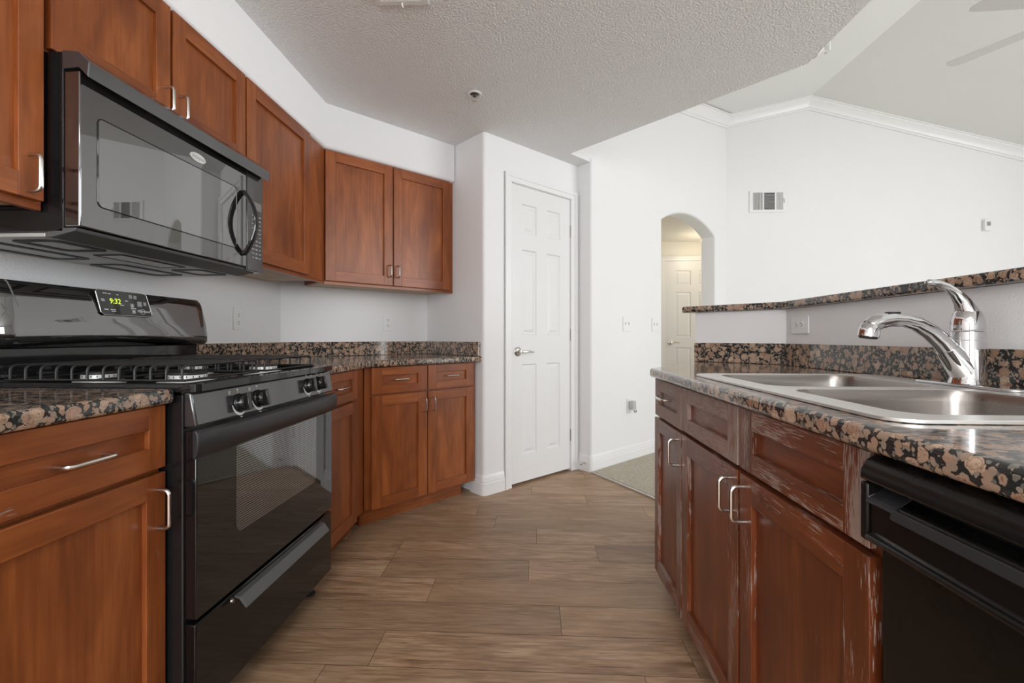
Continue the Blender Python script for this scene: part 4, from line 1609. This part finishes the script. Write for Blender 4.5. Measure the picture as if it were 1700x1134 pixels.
fs = box(bm, -0.184, -0.156, -0.008, 0.008, 0.1725, 0.1765)
mk('spray_button', bm, M['matte'], spo, bevel=0.0015)
bm = new_bm()
lathe(bm, [(0.0325, 0.110), (0.0325, 0.129), (0.0305, 0.130)], 32)
mk('collar', bm, M['chrome'], fc, angle=60)
bm = new_bm()
lathe(bm, [(0.031, 0.1325), (0.0315, 0.140), (0.0305, 0.155), (0.0265, 0.172), (0.018, 0.184), (0.0, 0.188)], 32)
tube(bm, [(0.006, 0, 0.150), (-0.002, 0, 0.178), (-0.012, 0, 0.200), (-0.028, 0, 0.221), (-0.048, 0, 0.236), (-0.068, 0, 0.2440), (-0.088, 0, 0.2465), (-0.095, 0, 0.2455)], [0.026, 0.0235, 0.0175, 0.0125, 0.010, 0.0095, 0.0095, 0.005], 16, flat=0.85)
mk('lever', bm, M['chrome'], fc, angle=60)

# ================================================================== WALL FITTINGS


def outlet(name, label, cat, loc, rotz, w=0.072, h=0.116, horizontal=False, kind='outlet', group=None):
    """local frame: x right, y into wall, z up; centre at origin, plate front at y=-0.006"""
    o = thing(name, label, cat, loc, rotz, group)
    bm = new_bm()
    if horizontal:
        w, h = h, w
    prism(bm, rrect(-w / 2, w / 2, -h / 2, h / 2, 0.005, 3), -0.0065, -0.0008, tf=lambda x, y, z: (x, z, y))
    bmesh.ops.recalc_face_normals(bm, faces=bm.faces)
    mk('cover_plate', bm, M['white'], o, bevel=0.0015)
    return o


def receptacles(o, horizontal=False):
    for s in (-1, 1):
        cx, cz = (s * 0.0195, 0) if horizontal else (0, s * 0.0195)
        bm = new_bm()
        el = []
        for k_ in range(24):
            a = 2 * math.pi * k_ / 24
            x, z = 0.0165 * math.cos(a), 0.0165 * math.sin(a)
            if horizontal:
                x = max(-0.0135, min(0.0135, x))
            else:
                z = max(-0.0135, min(0.0135, z))
            el.append((cx + x, cz + z))
        prism(bm, el, -0.0085, -0.0066, tf=lambda x, y, z: (x, z, y))
        bmesh.ops.recalc_face_normals(bm, faces=bm.faces)
        rc_ = mk('receptacle', bm, M['white'], o, bevel=0.0006)
        bm = new_bm()
        for (dx, dz, ww, hh) in ((-0.006, 0.003, 0.0022, 0.009), (0.006, 0.003, 0.0022, 0.008), (0, -0.0075, 0.005, 0.005)):
            if horizontal:
                dx, dz, ww, hh = -dz, dx, hh, ww
            box(bm, cx + dx - ww / 2, cx + dx + ww / 2, -0.0089, -0.0086, cz + dz - hh / 2, cz + dz + hh / 2)
        mk('slot', bm, M['hole'], rc_, smooth=False)


o = outlet('wall_outlet', 'white duplex outlet on the wall just right of the range', 'outlet', (WX, 2.355, 1.115), L90)
receptacles(o)
pc = (-1.042 - 0.0, 3.268)
o = outlet('wall_outlet', 'white duplex outlet above the corner countertop', 'outlet', (pc[0], pc[1], 1.122), math.radians(45))
receptacles(o)
o = outlet('wall_outlet', 'white outlet set sideways on the low wall behind the sink', 'outlet', (1.12, 2.045, 1.072), R90, horizontal=True, w=0.074, h=0.130)
receptacles(o, True)


def aw_loc(s, z):
    p = awp(s, z)
    return (p.x, p.y, p.z)


def s_at(p):
    return (p[0] - Q_[0]) / R2


for (pt, lab) in (((0.747, 3.902), 'white double light switch nearer the pantry door'), ((1.055, 4.210), 'white double light switch beside the arch jamb')):
    o = outlet('light_switch', lab, 'light switch', aw_loc(s_at(pt), 1.130), math.radians(45), w=0.112, h=0.118)
    for sx in (-0.023, 0.023):
        bm = new_bm()
        fs = box(bm, sx - 0.005, sx + 0.005, -0.0165, -0.0066, -0.008, 0.008)
        mk('toggle', bm, M['white'], o, bevel=0.002)
        bm = new_bm()
        box(bm, sx - 0.0065, sx + 0.0065, -0.0073, -0.0066, 0.008, 0.013)
        mk('toggle_slot', bm, M['greyslot'], o, smooth=False)
o = outlet('wall_outlet', 'low outlet on the arch wall with a clear plug-in device', 'outlet', aw_loc(s_at((0.775, 3.93)), 0.455), math.radians(45))
receptacles(o)
pg = thing('plug_in_device', 'small grey and white plug-in device in the low outlet', 'night light', aw_loc(s_at((0.775, 3.93)), 0.455), math.radians(45))
bm = new_bm()
prism(bm, rrect(-0.020, 0.026, -0.030, 0.042, 0.008, 4), -0.050, -0.0092, tf=lambda x, y, z: (x, z, y))
bmesh.ops.recalc_face_normals(bm, faces=bm.faces)
mk('casing', bm, simple('clear_grey_plastic', (0.52, 0.52, 0.53), 0.15), pg, bevel=0.003)
bm = new_bm()
tube(bm, [(-0.012, -0.052, -0.032), (-0.006, -0.058, -0.046), (0.010, -0.058, -0.048), (0.022, -0.052, -0.036)], 0.005, 8)
mk('hook', bm, M['greyslot'], pg)

# vent on the gable wall
wv = thing('wall_vent', 'white three-section air vent high on the gable wall', 'vent', (2.503, GY, 2.489), 0)
VW, VH = 0.372, 0.232
bm = new_bm()
plate_holes(bm, [(-VW / 2, -VH / 2), (VW / 2, -VH / 2), (VW / 2, VH / 2), (-VW / 2, VH / 2)], [[(a, -0.088), (b, -0.088), (b, 0.098), (a, 0.098)] for a, b in ((-0.150, -0.048), (-0.032, 0.082), (0.096, 0.168))], 0.001, 0.010)
bmesh.ops.transform(bm, matrix=Matrix.Rotation(HP, 4, 'X'), verts=bm.verts)
mk('frame', bm, M['white'], wv, bevel=0.002, smooth=False)
bm = new_bm()
box(bm, -0.155, 0.088, -0.0016, -0.0008, -0.092, 0.102)
mk('backing', bm, M['hole'], wv, smooth=False)
bm = new_bm()
box(bm, 0.090, 0.172, -0.0016, -0.0008, -0.092, 0.102)
mk('backing', bm, M['greyslot'], wv, smooth=False)
for (a, b, vert) in ((-0.150, -0.048, True), (-0.032, 0.082, False), (0.096, 0.168, True)):
    bm = new_bm()
    if vert:
        k_ = 8 if a < 0 else 7
        for q in range(k_):
            x = a + (b - a) * (q + 0.5) / k_
            fs = box(bm, -0.0035, 0.0035, -0.0008, 0.0008, -0.088, 0.098)
            bmesh.ops.transform(bm, matrix=Matrix.Translation((x, -0.0060, 0)) @ Matrix.Rotation(math.radians(-35 if a < 0 else 25), 4, 'Z'), verts=list({v for f in fs for v in f.verts}))
    else:
        for q in range(14):
            z = -0.088 + 0.186 * (q + 0.5) / 14
            fs = box(bm, a, b, -0.0035, 0.0035, -0.0008, 0.0008)
            bmesh.ops.transform(bm, matrix=Matrix.Translation((0, -0.0060, z)) @ Matrix.Rotation(math.radians(35), 4, 'X'), verts=list({v for f in fs for v in f.verts}))
    mk('louvre', bm, M['white'], wv, smooth=False)
bm = new_bm()
tube(bm, [(0.172, -0.010, 0.03), (0.174, -0.020, 0.025), (0.174, -0.022, -0.02)], 0.003, 6)
mk('lever', bm, M['greyslot'], wv)
# small sensor box
sb = thing('wall_sensor', 'small white alarm sensor alone on the right of the gable wall', 'sensor', (4.765, GY, 2.205), 0)
bm = new_bm()
prism(bm, rrect(-0.036, 0.036, -0.060, 0.060, 0.008, 3), -0.034, -0.001, tf=lambda x, y, z: (x, z, y))
bmesh.ops.recalc_face_normals(bm, faces=bm.faces)
mk('casing', bm, M['white'], sb, bevel=0.003)
bm = new_bm()
box(bm, -0.018, 0.02, -0.0355, -0.0342, -0.01, 0.032)
mk('lens', bm, M['greyslot'], sb, smooth=False)

# ceiling vent
cv = thing('ceiling_vent', 'white air vent in the kitchen ceiling, cut by the top of the picture', 'vent', (-0.520, 1.690, ZC), math.radians(2))
bm = new_bm()
plate_holes(bm, [(-0.105, -0.15), (0.105, -0.15), (0.105, 0.15), (-0.105, 0.15)], [[(-0.08, -0.125), (0.08, -0.125), (0.08, 0.125), (-0.08, 0.125)]], -0.010, -0.0008)
mk('frame', bm, M['white'], cv, bevel=0.002, smooth=False)
bm = new_bm()
for q in range(9):
    y = -0.125 + 0.25 * (q + 0.5) / 9
    fs = box(bm, -0.08, 0.08, -0.009, 0.009, -0.0006, 0.0006)
    bmesh.ops.transform(bm, matrix=Matrix.Translation((0, y, -0.0072)) @ Matrix.Rotation(math.radians(30), 4, 'X'), verts=list({v for f in fs for v in f.verts}))
mk('louvre', bm, M['white'], cv, smooth=False)
bm = new_bm()
tube(bm, [(0.0, 0.135, -0.010), (0.001, 0.140, -0.018), (0.003, 0.142, -0.024)], 0.003, 6)
mk('lever', bm, M['white'], cv)
# fire sprinkler in the flat ceiling
fsn = thing('fire_sprinkler', 'small round fire sprinkler in the middle of the kitchen ceiling', 'sprinkler', (-0.332, 2.545, ZC), 0)
bm = new_bm()
lathe(bm, [(0.040, -0.0006), (0.040, -0.004), (0.034, -0.007), (0.024, -0.004), (0.024, -0.0008)], 28)
mk('escutcheon', bm, M['white'], fsn)
bm = new_bm()
lathe(bm, [(0.023, -0.001), (0.023, -0.003), (0.010, -0.006), (0.009, -0.016), (0.0, -0.017)], 20)
mk('cup', bm, M['sprink'], fsn)
bm = new_bm()
for s in (-1, 1):
    tube(bm, [(s * 0.010, 0, -0.006), (s * 0.014, 0, -0.016), (s * 0.013, 0, -0.028), (s * 0.006, 0, -0.037), (0, 0, -0.039)], 0.0026, 8)
lathe(bm, [(0.014, -0.0395), (0.014, -0.041), (0.0, -0.0415)], 16)
mk('frame', bm, M['brass'], fsn)
# side sprinkler on the fascia corner
ss = thing('fire_sprinkler', 'white side-mounted sprinkler at the corner where the flat ceiling meets the vault', 'sprinkler', (1.3225, 2.295, ZC + 0.040), 0)
bm = new_bm()
lathe(bm, [(0.040, 0.001), (0.040, 0.008), (0.034, 0.016), (0.022, 0.018), (0.020, 0.030), (0.0, 0.031)], 24, Matrix.Rotation(HP, 4, 'Y'))
mk('escutcheon', bm, M['white'], ss)
bm = new_bm()
tube(bm, [(0.030, 0, 0.012), (0.058, 0, 0.012)], 0.004, 8)
tube(bm, [(0.030, 0, -0.012), (0.058, 0, -0.012)], 0.004, 8)
fs = box(bm, 0.056, 0.060, -0.02, 0.02, -0.018, 0.022)
mk('deflector', bm, M['white'], ss, bevel=0.001)

# ceiling fan
fx, fy, fz = 2.955, 2.545, 2.75
cf = thing('ceiling_fan', 'white ceiling fan in the living room, blade tips entering the picture', 'ceiling fan', (fx, fy, fz), 0)
bm = new_bm()
lathe(bm, [(0.0, -0.075), (0.06, -0.07), (0.10, -0.045), (0.105, 0.0), (0.095, 0.05), (0.05, 0.07), (0.018, 0.075), (0.018, 0.70)], 28)
mk('motor', bm, M['white'], cf)
bm = new_bm()
lathe(bm, [(0.018, 0.70), (0.05, 0.72), (0.072, 0.78), (0.072, 0.80)], 28)
mk('canopy', bm, M['white'], cf)
for k_ in range(6):
    a = math.radians(119.5 + 59 * k_) if k_ < 2 else math.radians(119.5 + 59 + 60.5 * (k_ - 1))
    bm = new_bm()
    prof = [(0.10, 0.022), (0.16, 0.024), (0.20, 0.048), (0.40, 0.056), (0.60, 0.062), (0.655, 0.055), (0.668, 0.030), (0.670, 0.0)]
    outl2 = [(r, w_) for r, w_ in prof] + [(r, -w_) for r, w_ in prof[-2::-1]]
    prism(bm, outl2[::-1], -0.003, 0.003)
    bmesh.ops.recalc_face_normals(bm, faces=bm.faces)
    bmesh.ops.transform(bm, matrix=Matrix.Rotation(a, 4, 'Z') @ Matrix.Rotation(math.radians(-5), 4, 'X'), verts=bm.verts)
    mk('blade', bm, M['fan'], cf, bevel=0.001, smooth=False)

# door stop at the baseboard
ds = thing('door_stop', 'small metal door stop on the short baseboard right of the pantry door', 'door stop', (0.378, 3.607, 0.062), math.radians(-45))
bm = new_bm()
lathe(bm, [(0.014, 0.0), (0.014, 0.004), (0.005, 0.006), (0.005, 0.04), (0.009, 0.041), (0.009, 0.052), (0.0, 0.053)], 12, Matrix.Rotation(HP, 4, 'X'))
mk('stop', bm, M['nickel'], ds)

# hall lamp
hl = thing('ceiling_light', 'warm lit ceiling light in the hall, mostly hidden by the arch jamb', 'ceiling light', (2.10, 5.85, 2.2845), 0)
bm = new_bm()
lathe(bm, [(0.06, -0.0006), (0.06, -0.02), (0.02, -0.03), (0.02, -0.05)], 20)
mk('base', bm, M['nickel'], hl)
bm = new_bm()
lathe(bm, [(0.05, -0.052), (0.075, -0.07), (0.07, -0.10), (0.04, -0.118), (0.0, -0.122)], 20)
mk('shade', bm, M['lamp'], hl)
pl = bpy.data.lights.new('hall_lamp_light', 'POINT')
pl.energy = 3.4
pl.color = (1.0, 0.86, 0.64)
pl.shadow_soft_size = 0.08
po = bpy.data.objects.new('hall_lamp_light', pl)
COL.objects.link(po)
po.parent = hl
po.location = (0, 0, -0.20)

# members of a kind share a group phrase
GROUPS = {'base_cabinet': 'kitchen base cabinets', 'wall_cabinet': 'kitchen wall cabinets', 'countertop': 'granite countertops',
          'wall_outlet': 'wall outlets', 'light_switch': 'switches beside the arch', 'fire_sprinkler': 'fire sprinklers'}
for ob in list(COL.objects):
    base = ob.name.split('.')[0]
    if ob.parent is None and base in GROUPS:
        ob['group'] = GROUPS[base]
